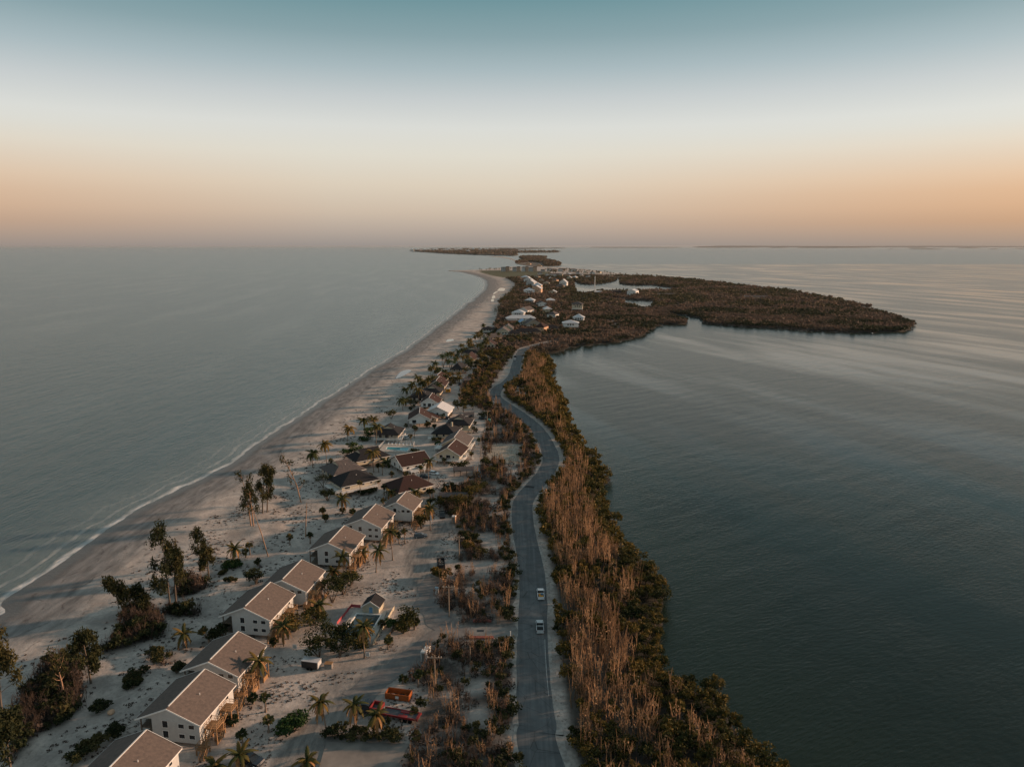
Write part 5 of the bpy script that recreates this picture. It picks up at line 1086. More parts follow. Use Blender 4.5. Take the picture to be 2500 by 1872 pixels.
pine(430, 1480, 440, 1320, 3.0, 2, 1.1, lab='shorter leafy pine growing beside the tallest dark beach pine')
pine(494, 1392, 485, 1297, 2.3, 3, .6, lab='slim two-headed beach pine with an orange-lit stem near the beach')
pine(510, 1412, 511, 1342, 2.2, 4, .8, lab='small dense pine just before the slim two-headed pine')
pine(306, 1510, 278, 1420, 2.8, 5, 1.3, lab='dark bushy pine closest to the water, leaning seaward')
pine(340, 1500, 338, 1445, 2.5, 6, .9, lab='round dark bush-like pine beside the seaward leaning pine')
pine(613, 1283, 597, 1150, 3.0, 7, .45, 1, lab='half-bare beach pine with orange branches, first of the clump on the beach')
pine(619, 1284, 612, 1165, 2.6, 8, .55, 1, lab='half-bare beach pine twin stem inside the clump on the beach')
pine(641, 1252, 655, 1136, 3.0, 9, 1.2, lab='leafiest pine at the far side of the clump on the beach')
pine(652, 1250, 668, 1150, 2.6, 10, .9, lab='leafy leaning pine at the road side of the clump on the beach')
pine(735, 1226, 695, 1106, 2.8, 11, .18, 1, lab='gnarled bare orange trunk standing alone beyond the clump of pines')
pine(222, 1667, 214, 1545, 2.6, 12, 1.2, lab='shaggy brown pine at the edge of the dark thicket on the dune')
pine(9, 1775, 22, 1565, 3.4, 13, 1.6, lab='large orange-lit pine cut by the edge of the photo')
pine(28, 1890, 30, 1760, 3.0, 14, 1.2, lab='pine in the very corner of the photo below the large pine')
pine(157, 1700, 148, 1600, 2.6, 15, .25, 1, lab='dead reddish tree rising from the dark thicket on the dune')
pine(1225, 748, 1228, 728, 6, 16, 1.4, lab='tall dark pine at the beach edge by the far white houses', n=500)
pine(1215, 778, 1216, 745, 6, 17, .9, lab='ragged pine leaning over the wide beach by the far village', n=500)
for k, (px_, py_) in enumerate([(1233, 738), (1240, 730), (1248, 722), (1256, 714), (1246, 735), (1255, 745), (1238, 760), (1250, 760), (1262, 728), (1268, 712)]): pine(px_, py_, px_ + 2, py_ - 14, 7, 30 + k, 1.3, lab=f'{ORD[k]} dark tree of the belt between the wide beach and the white cluster', n=260)
for bx, by, ty, lab in [(655, 1358, 1245, 'tall leaning bare trunk with a sunlit orange top on the dune'), (746, 1310, 1227, 'slim upright dead trunk beyond the leaning one'), (1078, 1466, 1425, 'thin dead stem by the scrub near the black dumpster')]:
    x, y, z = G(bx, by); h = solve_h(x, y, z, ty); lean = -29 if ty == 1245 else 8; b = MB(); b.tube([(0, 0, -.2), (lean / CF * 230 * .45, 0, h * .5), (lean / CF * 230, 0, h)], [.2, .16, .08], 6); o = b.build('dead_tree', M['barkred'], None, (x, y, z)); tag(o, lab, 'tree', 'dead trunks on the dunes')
def broad(bx, by, R, h, seed, lab, m='shrub', n=620, name='broadleaf_tree', size=.26, grp='leafy trees among the houses'):
    x, y, z = G(bx, by); r = np.random.default_rng(seed); e = empty(name, (x, y, z)); b = MB()
    for k in range(5): a = r.random() * 6.28; b.tube([(0, 0, -.2), (math.cos(a) * R * .3, math.sin(a) * R * .3, h * .4), (math.cos(a) * R * .65, math.sin(a) * R * .65, h * .75)], [.2, .13, .05], 5)
    b.build('trunk', M['bark'], e); parts = []
    for k in range(9):
        a = r.random() * 6.28; d_ = R * .75 * math.sqrt(r.random()); rr = R * (.3 + .2 * r.random()); v, q_, t = leaves_np(r, n // 9, (rr, rr, rr * .6), size, 0, .55); parts.append((v + np.array([math.cos(a) * d_, math.sin(a) * d_, h * (.6 + .3 * r.random())]), q_, t))
    link('crown', tmesh('crown', join_np(parts), M[m]), e); tag(e, lab, 'tree' if h > 2.2 else 'shrub', grp); return e
TR = [(790, 1190, 4.0, 5.5, 'spreading dark tree on the sea side of the big black hipped roof', 'shrub'), (800, 1222, 3.6, 4.5, 'second spreading tree just before the one by the black hipped roof', 'shrub'), (820, 1180, 3.0, 4.0, 'small tree touching the corner of the big black hipped roof', 'shrub'),
      (1082, 899, 8.5, 13, 'large round dark green tree on the beach edge by the blue tarp roof', 'green'), (1100, 904, 6.0, 10, 'second round dark green tree beside the large one by the blue tarp roof', 'green'),
      (1008, 996, 5.0, 5.5, 'spreading tree on the sand on the sea side of the narrow white cottage', 'shrub'), (955, 1022, 4, 5, 'low tree at the beach end of the clump before the white cottages', 'shrub'), (870, 1110, 4.5, 4.0, 'low green thicket tree on the sea side of the turquoise pool', 'green'), (845, 1115, 3.5, 3.5, 'round bush nearest the beach beside the wide charcoal-roofed bungalow', 'green'), (860, 1095, 3.2, 3.0, 'bush beyond the round bush by the wide charcoal-roofed bungalow', 'green'),
      (900, 1065, 4.0, 2.0, 'flat green hedge on the beach near the dark bungalow with cream gable', 'green'), (890, 1075, 3.4, 1.6, 'end of the flat green hedge pointing at the sea', 'green'), (905, 1055, 3.4, 2, 'far end of the flat green hedge before the dark bungalow', 'green'), (790, 1120, 1, 1, '', ''),
      (840, 1450, 4.6, 6.2, 'dense olive tree shading the fifth grey house roof', 'mang'), (812, 1470, 4.2, 6.5, 'dense olive tree beside the wall of the fifth grey house', 'mang'), (855, 1430, 3.6, 4.6, 'olive bush reaching the corner of the sixth grey house', 'mang'), (720, 1540, 4.4, 4.2, 'orange-lit bush against the wall of the fourth grey house', 'mang'), (765, 1525, 3.8, 3.6, 'orange-lit bush on the yard side of the fourth grey house', 'mang'),
      (800, 1575, 5.2, 6.0, 'big spreading dark green tree between the empty pool and black trailer', 'mang'), (845, 1580, 4.4, 5.0, 'big spreading tree overhanging the empty pool corner', 'mang'), (780, 1605, 4.4, 5.4, 'spreading tree right behind the black trailer', 'mang'), (830, 1600, 4.4, 5, 'middle tree of the clump before the empty pool', 'mang'), (885, 1585, 3.6, 4, 'low tree at the fence end before the empty pool', 'mang'),
      (1000, 1530, 4.0, 4.4, 'rounded orange-tipped bush in the loop of the sandy drive', 'mang'), (985, 1545, 3.0, 3.6, 'smaller bush beside the rounded bush in the drive loop', 'mang'), (956, 1537, 2.2, 2.4, 'dark clipped round bush by the pool fence', 'green'),
      (715, 1785, 3.4, 1.8, 'oval dark green bed inside a curb in the sandy lot', 'green'), (722, 1765, 3.0, 1.6, 'upper half of the oval green bed in the sandy lot', 'green'), (635, 1490, 3.0, 3.6, 'dark bush against the wall below the fourth grey house', 'mang'), (545, 1555, 3.4, 3.6, 'dark olive bush behind the third grey house', 'shrub'), (515, 1565, 2.6, 3.2, 'dark bush on the sea side of the third grey house', 'shrub'),
      (625, 1425, 3.4, 4.6, 'dark palmetto clump on the sand beside the fifth grey house', 'shrub'), (560, 1385, 3.0, 1.3, 'flat blue-green shrub on the sand by the small palms', 'green'), (575, 1380, 2.6, 1.2, 'flat shrub touching the foot of the small coconut palm', 'green'), (545, 1402, 1.6, .9, 'little dark bush below the flat blue-green shrub', 'shrub'), (563, 1420, 2.0, 1.1, 'little dark bush on the track side of the flat shrubs', 'shrub'),
      (340, 1650, 3.0, 1.6, 'green oval shrub on the dune beside the second grey house', 'shrub'), (325, 1665, 2.4, 1.2, 'lower end of the green oval shrub on the dune', 'shrub'), (322, 1680, 1.8, 1.1, 'dark blot-like bush below the green oval shrub', 'shrub'), (375, 1600, 2.4, 2.0, 'dark rounded shrub upslope of the oval shrub', 'shrub'), (395, 1615, 2.2, 2.0, 'dark shrub next to the rounded one upslope', 'shrub'), (432, 1640, 2.0, 1.8, 'dark smooth bush near the eaves of the second grey house', 'shrub'),
      (250, 1732, 2.6, 2.0, 'dark bush with an orange-lit side in the middle of the dune', 'shrub'), (482, 1300, 1, 1, '', ''), (280, 1800, 2.4, 2.0, 'dark bush on the dune beside the roof of the nearest grey house', 'shrub'), (235, 1830, 2.6, 2.2, 'dark bush lower down beside the nearest grey roof', 'shrub'), (190, 1855, 2.8, 2.4, 'dark bush at the bottom edge beside the nearest grey roof', 'shrub'),
      (1030, 1290, 3.4, 5.0, 'tree beside the carport between the village and the road', 'mang'), (1120, 1240, 4.0, 5.5, 'round green tree by the low grey carport', 'mang'), (1152, 1218, 4.4, 6.0, 'tall dark tree between the grey carport and the road', 'mang'), (1165, 1200, 3.6, 5, 'tree beside the tall dark tree near the road junction', 'mang'), (1075, 1238, 3.2, 4, 'bush behind the black pickup', 'mang'),
      (1150, 1330, 3.0, 4.2, 'green-topped bush beside the first utility pole from the village', 'mang'), (1140, 1345, 2.8, 3.4, 'brown bush at the foot of the utility pole in the scrub', 'mang'), (1085, 1420, 2.6, 3.6, 'yellow-green bush below the black dumpster', 'mang'), (1068, 1408, 2.4, 3.0, 'brown bush between the black dumpster and the sign', 'mang'),
      (1120, 1150, 4.6, 4.4, 'reddish-brown bush below the pale square lot', 'mang'), (1200, 1165, 3.6, 4.6, 'bush at the corner of the pale square lot', 'mang'), (1190, 1140, 3.4, 4.2, 'dark bush on the edge of the pale square lot', 'mang'), (1120, 1000, 4.4, 6, 'dark tree with a bent trunk before the shaded carport', 'shrub'), (1135, 965, 6, 5, 'broad brown bush beyond the bent tree', 'mang'), (1180, 1022, 4.0, 3.6, 'green bush by the teal toilet and pole', 'shrub'),
      (1160, 945, 6, 5, 'olive thicket beside the village lane', 'mang'), (1120, 908, 5, 5, 'orange-tipped tree before the rounded black roof', 'mang'), (1135, 912, 5, 5, 'dark tree beside the small thatched shelter', 'shrub'), (1155, 905, 5, 5, 'dark tree on the road side of the rounded black roof', 'shrub'), (1205, 905, 5, 5, 'red-brown bush beside the utility pole by the vans', 'mang'), (1215, 880, 5.5, 5, 'brown bush between the vans and the curving road', 'mang'), (1222, 866, 6, 5, 'bush farthest up the lane beside the curving road', 'mang'),
      (1095, 925, 4.6, 5, 'orange-lit tree on the road side of the maroon roofs', 'mang'), (1110, 935, 4.4, 4.4, 'olive tree before the small dark bin', 'mang'), (1080, 1022, 3.4, 3.4, 'green bush between the white cottage and the parked cars', 'green'), (1060, 1025, 3.0, 3, 'dark bush at the back of the white cottage', 'shrub'), (875, 1085, 1, 1, '', ''), (1065, 1080, 2.6, 2.6, 'round bush by the weathered bungalow deck', 'shrub'), (1070, 1090, 2.2, 2.2, 'dark ball-shaped bush on open sand beside the weathered bungalow', 'green'),
      (1020, 1150, 3.0, 2.6, 'green bush against the deck of the rusty-roofed bungalow', 'green'), (900, 1205, 2.6, 1.8, 'dark hedge below the walkway of the black hipped bungalow', 'shrub'), (912, 1200, 2.2, 1.8, 'end of the dark hedge below the black hipped bungalow', 'shrub'), (885, 1208, 2.4, 1.8, 'brown hedge piece beside the stilts of the black hipped bungalow', 'shrub'), (1013, 1104, 2.2, 1.5, 'orange-lit bushes at the road end of the turquoise pool', 'mang'), (995, 1090, 1, 1, '', '')]
for k, (bx, by, R, h, lab, m) in enumerate(TR):
    if lab: broad(bx, by, R, h, 100 + k, lab, m, 1100 if by > 1200 else 420, 'leafy_tree' if h > 2.6 else 'bush', .26 if by > 1150 else .4)
# belt of village trees and palms towards the wood
random.seed(9)
vb = pick_spots(lambda x, y: sms(fields(x, y)[1], 38, 48) * (road_d(x, y) > 12) * (zones(x, y, *[fields(x, y)[0], road_d(x, y)])[2] < .3) * (np.interp(y, [400, 700, 900], [-30, -28, 5]) < x + 0 * y) * in_frame(x, y), 5000, (-75, 20, 420, 860), 5.5, 81)
vb = on_ground(vb); copies([p for p in vb if all(math.hypot(p[0] - m_[0], p[1] - m_[1]) > 9 for m_ in MARKS)], 200, mang_meshes, 'village_tree', llab('leafy olive tree filling the gaps between the far village roofs'), 'tree', 'trees among the far village roofs', 1.0, 1.7, ('crown', 'trunk'), 12)
# ------------------------------------------------------------------ vehicles
def wheels(e, xs, ys, r, wd=.24, n=12):
    for x in xs:
        for y in ys:
            b = MB(); pts = [(x - wd / 2, y, r), (x + wd / 2, y, r)]; b.tube(pts, [r, r], n); 
            b.face([(x - wd / 2, y + r * math.cos(a * 6.283 / n), r + r * math.sin(a * 6.283 / n)) for a in range(n)]); w_ = b.build('wheel', M['rubber'], e)
            h = MB(); s = 1 if x > 0 else -1; h.tube([(x + s * (wd / 2 - .01), y, r), (x + s * (wd / 2 + .02), y, r)], [r * .6, r * .55], 8); h.build('rim', M['carsilver'], w_)
def place(e, px_, py_, rot, z=None):
    x, y, g = G(px_, py_); e.location = (x, y, g if z is None else z); e.rotation_euler = (0, 0, -math.radians(rot)); return x, y
def suv(px_, py_, rot, paint, lab, name='car', group=None, z=None, s=1.0):
    e = empty(name); place(e, px_, py_, rot, z); e.scale = (s, s, s); tag(e, lab, 'car', group); m = M[paint]
    b = MB(); b.loft([(-2.3, .35), (-2.35, .75), (-2.2, 1.0), (1.15, 1.02), (2.15, .85), (2.35, .6), (2.3, .3)], [.88, .92, .94, .94, .88, .84, .84]); b.build('body', m, e)
    b = MB(); b.loft([(-2.15, 1.0), (-1.95, 1.52), (.35, 1.54), (1.2, 1.02)], [.90, .72, .72, .88]); b.build('cabin_glass', M['pane'], e)
    b = MB(); b.loft([(-1.95, 1.53), (-1.85, 1.60), (.25, 1.61), (.4, 1.545)], [.70, .68, .68, .70]); b.build('car_roof', m, e)
    b = MB()
    for y in (-1.05, .1): b.box(-.90, y - .05, 1.0, -.72, y + .05, 1.52); b.box(.72, y - .05, 1.0, .90, y + .05, 1.52)
    b = MB(); b.box(-.8, -2.37, .72, -.5, -2.34, .9); b.build('tail_light', M['red'], e); b = MB(); b.box(.5, -2.37, .72, .8, -2.34, .9); b.build('tail_light', M['red'], e)
    wheels(e, (-.82, .82), (-1.4, 1.45), .35); return e
def pickup(px_, py_, rot, paint, lab, load=None, z=None):
    e = empty('pickup_truck'); place(e, px_, py_, rot, z); tag(e, lab, 'pickup truck'); m = M[paint]
    b = MB(); b.loft([(.0, .4), (.0, 1.15), (1.7, 1.12), (2.75, 1.0), (2.9, .7), (2.85, .35)], [.95, .98, .98, .90, .86, .86]); b.build('body', m, e)
    b = MB(); b.loft([(-.15, 1.12), (-.02, 1.72), (1.0, 1.76), (1.75, 1.12)], [.93, .78, .78, .90]); b.build('cab_glass', M['pane'], e)
    b = MB(); b.loft([(-.05, 1.73), (.05, 1.82), (.95, 1.84), (1.1, 1.765)], [.76, .74, .74, .76]); b.build('cab_roof', m, e)
    b = MB(); b.box(-.96, -2.75, .45, .96, -.003, .62); b.box(-.98, -2.75, .623, -.86, -.003, 1.16); b.box(.86, -2.75, .623, .98, -.003, 1.16); b.box(-.857, -.12, .623, .857, -.003, 1.16); bed = b.build('bed', m, e)
    b = MB(); b.box(-.855, -2.78, .5, .855, -2.68, 1.14); b.build('tailgate', m, e); b = MB(); b.box(-.85, -2.67, .63, .85, -.13, .66); b.build('bed_liner', M['black'], bed)
    b = MB(); b.box(-.93, -2.95, .4, .93, -2.79, .55); b.build('bumper', M['carsilver'], e)
    for s in (-1, 1): b = MB(); b.box(s * .92 - .06, -2.79, .75, s * .92 + .06, -2.755, 1.05); b.build('tail_light', M['red'], e); b = MB(); b.box(s * 1.0 - .0, 1.35, 1.1, s * 1.18, 1.45, 1.28); b.build('mirror', m, e)
    wheels(e, (-.84, .84), (-1.75, 1.95), .4); return e
def thing_box(name, px_, py_, rot, lab, cat, parts, group=None, z=None):
    e = empty(name); x, y = place(e, px_, py_, rot, z); tag(e, lab, cat, group)
    for nm, mt, boxes in parts:
        b = MB(); [b.box(*q_) for q_ in boxes]; b.build(nm, M[mt], e)
    return e, x, y
ZR = 1.08
p1_ = pickup(1320, 1455, 0, 'carwhite', 'white pickup truck with tools in its bed, farther of the two on the road', z=ZR)
p2_ = pickup(1318, 1535, 0, 'carsilver', 'silver pickup truck with empty dark bed, driving behind the white one', z=ZR)
ex, ey = p1_.location[:2]; M['blue_jacket'] = mat('blue_cloth', (.05, .16, .30), None, .9, 3)
b = MB(); b.box(-.6, -2.2, 0, .7, -1.7, .45); b.box(-.5, -1.6, 0, -.1, -.5, .3, rot=.3); o = b.build('load', M['yellow'], p1_, (0, 0, .67)); b = MB(); b.box(.1, -1.4, 0, .6, -.7, .5, rot=.2); b.build('load', M['blue_jacket'], p1_, (0, 0, .67))
suv(1257.4, 879, 8, 'carwhite', 'small white car on the road near its far bend', z=ZR)
suv(1258, 872, 8, 'cardark', 'dark car just ahead of the small white car on the road', z=ZR)
suv(1027, 1311, 82, 'carblue', 'blue-grey station wagon parked on the sand beside the seventh grey house')
suv(1059.4, 1158, 118, 'carwhite', 'white hatchback parked below the rusty-roofed white bungalow')
suv(1038, 1166, 98, 'cardark', 'dark blue car parked beside the white hatchback under a palm')
suv(1139, 1017, 172, 'carwhite', 'white car under the grey carport beside the dark bungalow'); suv(1150, 1016.5, 172, 'cardark', 'dark car under the same carport as the white one')
suv(1098.6, 1028, 5, 'carwhite', 'white car behind the dark bungalow next to a dark one'); suv(1093, 1022, 8, 'cardark', 'black car parked beside the white one behind the dark bungalow')
suv(994.6, 1070, 60, 'carwhite', 'white car by the stairs of the bungalow beyond the turquoise pool'); suv(1136.6, 945, 20, 'cardark', 'dark car alone on the village lane beyond the utility pole')
suv(1178, 1024, 90, 'cardark', 'black car by the bush at the village lane'); suv(612, 1862, 110, 'cardark', 'black car half hidden by palms at the bottom edge of the photo', s=1.15)
suv(1162, 900, 75, 'carwhite', 'long white van parked on the lane beside the rounded black roof', 'van', s=1.35); suv(1174, 896, 10, 'carwhite', 'white van behind the long white van', 'van', s=1.25)
pickup(1079, 1260, 170, 'black', 'black pickup truck parked by the sandy yard in front of the bushes')
# dark loader
e, x, y = thing_box('wheel_loader', 1092, 1196, 15, 'dark wheeled loader standing on the sand above the long grey carport', 'loader', [('chassis', 'black', [(-.8, -1.8, .5, .8, 1.6, 1.2)]), ('cab', 'pane', [(-.6, -.6, 1.203, .6, .8, 2.3)]), ('cab_roof', 'black', [(-.65, -.65, 2.303, .65, .85, 2.42)]), ('bucket', 'black', [(-1, 2.3, .2, 1, 2.9, .9)]), ('lift_arm', 'black', [(-.9, 1.0, 1.203, -.7, 2.6, 1.4)]), ('lift_arm', 'black', [(.7, 1.0, 1.203, .9, 2.6, 1.4)])]); wheels(e, (-.8, .8), (-1.1, 1.1), .5, .35)
def dumpster(px_, py_, rot, L, W, h, m, lab, fill='black', sign=False):
    t = .12; ps = [('floor', m, [(-L / 2 + t, -W / 2 + t, .2, L / 2 - t, W / 2 - t, .35)])]
    e, x, y = thing_box('dumpster', px_, py_, rot, lab, 'dumpster', ps)
    for q_ in [(-L / 2, -W / 2, .15, L / 2, -W / 2 + t, h), (-L / 2, W / 2 - t, .15, L / 2, W / 2, h), (-L / 2, -W / 2 + t + .003, .15, -L / 2 + t, W / 2 - t - .003, h), (L / 2 - t, -W / 2 + t + .003, .15, L / 2, W / 2 - t - .003, h)]:
        b = MB(); b.box(*q_); b.build('side_panel', M[m], e)
    for i in range(7): b = MB(); xx = -L / 2 + .5 + i * (L - 1) / 6; b.box(xx - .06, -W / 2 - .08, .2, xx + .06, -W / 2 - .003, h - .1); b.build('rib', M[m], e)
    f = MB(); r = random.Random(4)
    for i in range(26): cx, cy = r.uniform(-L / 2 + .5, L / 2 - .5), r.uniform(-W / 2 + .4, W / 2 - .4); f.box(cx - .3, cy - .2, .36, cx + .3, cy + .2, h * (.55 + .3 * r.random()) if fill != 'black' else .5, rot=r.random() * 3)
    f.build('debris', M[fill], e)['kind'] = 'stuff'
    if sign: b = MB(); b.box(-.35, -W / 2 - .12, .5, .45, -W / 2 - .085, 1.15); b.build('placard', M['white'], e); b = MB(); b.box(-1.5, -.9, .7, -.7, -.3, 1.0); b.build('scrap_sheet', M['white'], e)
    return e
dumpster(973.5, 1702, 12, 5.6, 2.3, 1.5, 'orange', 'orange open-top dumpster with a white placard on the sand by the scrub', sign=True)
dumpster(1077, 1382, 82, 5.2, 2.4, 1.7, 'black', 'black open-top dumpster heaped with pinkish debris at the edge of the yard', 'rubble')
# red roll-off truck
e = empty('flatbed_truck'); place(e, 945, 1747, 0); e.rotation_euler[2] = math.radians(-15); tag(e, 'red flatbed truck with dark cab and long empty bed, parked on the sand', 'truck')
b = MB(); b.loft([(-1.1, .6), (-1.1, 2.5), (-.4, 2.65), (.4, 2.55), (.9, 1.7), (1.9, 1.55), (2.1, .6)], [1.05] * 7); c_ = b.build('cab', M['cardark'], e); c_.rotation_euler[2] = math.pi / 2; c_.location = (-4.9, 0, 0)
b = MB(); b.box(-.9, -7.55 + 7, .9, .9, .4, 1.3); o = b.build('hood', M['orange'], e); o.location = (-6.6, 0, 0)
b = MB(); b.box(-3.4, -1.2, 1.2, -1.2, 1.2, 1.5); b.build('platform', M['deckgrey'], e)
b = MB()
for q_ in ((-3.5, -1.35, 1.3, -1.1, -1.1, 2.3), (-3.5, 1.1, 1.3, -1.1, 1.35, 2.3), (-3.5, -1.097, 1.5, -3.3, 1.097, 2.3), (-1.3, -1.097, 1.5, -1.1, 1.097, 2.3)): b.box(*q_)
b.build('head_frame', M['red'], e)
b = MB(); b.box(-.9, -1.05, .95, 7.4, 1.05, 1.15); b.build('trailer_bed', M['deckgrey'], e)
for yy in (-1.2, 1.05): b = MB(); b.box(-.9, yy, .9, 7.5, yy + .17, 1.35); b.build('side_rail', M['red'], e)
for q_ in ((3.0, -1.04, 1.153, 4.9, -.35, 1.30), (3.0, .35, 1.153, 4.9, 1.04, 1.30), (3.8, -.347, 1.153, 4.05, .347, 1.26), (7.0, -1.02, 1.153, 7.5, 1.02, 1.4)): b = MB(); b.box(*q_); b.build('cross_plate', M['red'], e)
b = MB(); b.box(-1.0, -.4, .5, 7.0, .4, .947); b.build('chassis', M['black'], e)
for xx in (-5.6, -2.6, -1.6, 4.6, 5.7):
    for yy in (-1.0, 1.0): b = MB(); b.tube([(xx, yy - .15, .5), (xx, yy + .15, .5)], [.5, .5], 12); b.build('wheel', M['rubber'], e)
# enclosed trailer
e, x, y = thing_box('cargo_trailer', 761, 1630, 12, 'black enclosed cargo trailer with pale grey roof on the sand', 'trailer', [('body', 'black', [(-2.1, -1.0, .5, 2.1, 1.0, 2.2)]), ('trailer_roof', 'metal_roof', [(-2.15, -1.05, 2.203, 2.15, 1.05, 2.3)]), ('rear_door', 'carsilver', [(2.103, -.9, .6, 2.14, .9, 2.1)]), ('tongue', 'carsilver', [(-3.2, -.08, .5, -2.103, .08, .62)]), ('corner_trim', 'carsilver', [(2.0, -1.03, .5, 2.1, -1.003, 2.2)])])
for xx in (-.45, .35):
    for yy in (-1.02, 1.02): b = MB(); b.tube([(xx, yy - .1, .35), (xx, yy + .1, .35)], [.35, .35], 10); b.build('wheel', M['rubber'], e)
mark(x, y, 'the black cargo trailer')
thing_box('crate', 803, 1629, 5, 'pale wooden crate on the sand beside the black trailer', 'crate', [('box_side', 'concrete', [(-.9, -.6, 0, .9, .6, 1.2)]), ('lid', 'wood', [(-.95, -.65, 1.203, .95, .65, 1.28)])])
def toilet(px_, py_, body, roof, lab, s=1):
    e, x, y = thing_box('portable_toilet', px_, py_, 12, lab, 'portable toilet', [('cabin', body, [(-.55, -.55, .1, .55, .55, 2.1)]), ('door', 'concrete', [(-.4, -.58, .2, .4, -.553, 1.95)]), ('skid', 'black', [(-.6, -.6, 0, .6, .6, .097)])]); b = MB(); b.loft([(-.6, 2.103), (-.5, 2.28), (0, 2.38), (.5, 2.28), (.6, 2.103)], [.6, .55, .5, .55, .6]); b.build('cap', M[roof], e); e.scale = (s, s, s)
toilet(1036.5, 1613, 'carsilver', 'white', 'grey portable toilet with white cap beside the sandy drive, closer to the camera', 1.25); toilet(1044, 1601, 'white', 'white', 'white portable toilet just behind the grey one beside the drive', 1.1)
toilet(1108.7, 1276, 'peach', 'white', 'tan portable toilet with white cap on the sand near the black pickup', 1.2); toilet(1194, 1035, 'teal', 'teal', 'teal portable toilet beside the utility pole on the village lane', 1.3)
thing_box('notice_cabinet', 1067, 1450, 0, 'small white roadside cabinet with pale blue top by the scrub', 'cabinet', [('cabinet_body', 'white', [(-.5, -.3, .1, .5, .3, 1.8)]), ('cap', 'bluepipe', [(-.55, -.35, 1.803, .55, .35, 2.2)])])
e, x, y = thing_box('lift_machine', 1094, 958, 0, 'orange-yellow box-bodied work machine with white top beside the village lane', 'machine', [('machine_body', 'yellow', [(-1.6, -1.2, .5, 1.6, 1.2, 2.6)]), ('hatch', 'black', [(-.3, -1.23, 1.2, .5, -1.203, 2.2)]), ('cover', 'white', [(-1.2, -.8, 2.603, 1.2, .8, 3.0)])]); wheels(e, (-1.4, 1.4), (-.8, .8), .45)
thing_box('waste_bin', 1122, 941, 0, 'dark blue square bin on the village lane', 'bin', [('bin_body', 'cardark', [(-.9, -.8, 0, .9, .8, 2.0)]), ('lid', 'black', [(-.95, -.85, 2.003, .95, .85, 2.1)])])
for k, (a_, b_, lab) in enumerate([((1163.5, 1148), (1171, 1167), 'pale blue kayak lying on the sand by the orange-lit pole'), ((1168, 1148), (1176, 1166), 'second pale blue kayak beside the first, nearer the scrub')]):
    (x0, y0), (x1, y1) = P(*a_), P(*b_); L = math.hypot(x1 - x0, y1 - y0) / 2; b = MB(); b.loft([(-L, .35), (-L * .6, .1), (L * .6, .1), (L, .35), (L * .6, .45), (-L * .6, .45)], [.03, .3, .3, .03, .42, .42]); e = b.build('kayak', M['bluepipe'], None, ((x0 + x1) / 2, (y0 + y1) / 2, gz(x0, y0)), math.atan2(y1 - y0, x1 - x0) - math.pi / 2); tag(e, lab, 'kayak', 'pale blue kayaks')
    c = MB(); c.box(-.2, -.7, .452, .2, .4, .47); c.build('cockpit', M['black'], e)
# carports and shelter
def carport(c4, h_, lab, m='grey_shingle', n=4):
    pts = [P(*q_, 1 + h_) for q_ in c4]; cx = sum(p[0] for p in pts) / 4; cy = sum(p[1] for p in pts) / 4; e = empty('carport', (cx, cy, gz(cx, cy))); tag(e, lab, 'carport', 'open carports'); mark(cx, cy, 'the ' + ' '.join(lab.split()[:6]))
    q_ = [(p[0] - cx, p[1] - cy) for p in pts]; b = MB(); m0 = [((q_[0][i] + q_[3][i]) / 2) for i in (0, 1)]; m1 = [((q_[1][i] + q_[2][i]) / 2) for i in (0, 1)]
    A, B_, C_, D = [(*p, h_) for p in q_]; r0, r1 = (*m0, h_ + .9), (*m1, h_ + .9)
    for f in ([A, B_, r1, r0], [C_, D, r0, r1], [D, A, r0], [B_, C_, r1]): b.face(f); b.face([(x, y, z - .15) for x, y, z in f][::-1])
    b.build('carport_roof', M[m], e)
    for i in range(n):
        t = (i + .1) / (n - .8) if n > 1 else .5
        for s, (p0, p1_) in enumerate(((q_[0], q_[1]), (q_[3], q_[2]))): x, y = p0[0] + (p1_[0] - p0[0]) * t, p0[1] + (p1_[1] - p0[1]) * t; p_ = MB(); p_.box(x * .97 - .12, y * .93 - .12, -.4, x * .97 + .12, y * .93 + .12, h_ - .02); p_.build('post', M['pile'], e)
    return e
carport([(1106, 1149), (1157, 1148), (1157, 1138), (1107, 1139)], 2.7, 'long grey carport with four posts in front of the cream bungalow')
carport([(1071, 1213), (1143, 1212), (1144, 1201), (1072, 1201)], 2.6, 'long low grey carport half hidden by bushes at the end of the village', n=5)
carport([(1131, 1013), (1158, 1012), (1157, 1006), (1132, 1007)], 2.6, 'grey carport sheltering two cars beside the dark bungalow', n=3)
carport([(1131, 929), (1152, 928), (1149, 920), (1134, 921)], 3.2, 'small thatched-looking shelter on posts by the village lane', n=3)
# utility poles
def upole(bx, by, ty, lab, arm=True, m='pole', tilt=0):
    x, y, z = G(bx, by); h = solve_h(x, y, z, ty); e = empty('utility_pole', (x, y, z)); tag(e, lab, 'utility pole', 'utility poles'); b = MB(); b.tube([(0, 0, -.3), (tilt, 0, h)], [.17, .12], 7); b.build('post', M[m], e); mark(x, y, 'the ' + ' '.join(lab.split()[:6]))
    if arm:
        b = MB(); b.box(-1.7, -.1, h - .7, 1.7, .08, h - .5); b.build('crossarm', M[m], e)
        for u in (-1.5, -.6, .9, 1.5): b = MB(); b.tube([(u, 0, h - .49), (u, 0, h - .22)], [.06, .05], 5); b.build('insulator', M['white'], e)
    return e
upole(1121.5, 1367, 1308, 'pale utility pole with crossarm between the yard and the scrub'); upole(1096.6, 1505, 1428, 'pinkish utility pole with crossarm at the bend of the drive'); upole(1062.8, 1686, 1599, 'orange-lit utility pole with wide crossarm near the grey toilet')
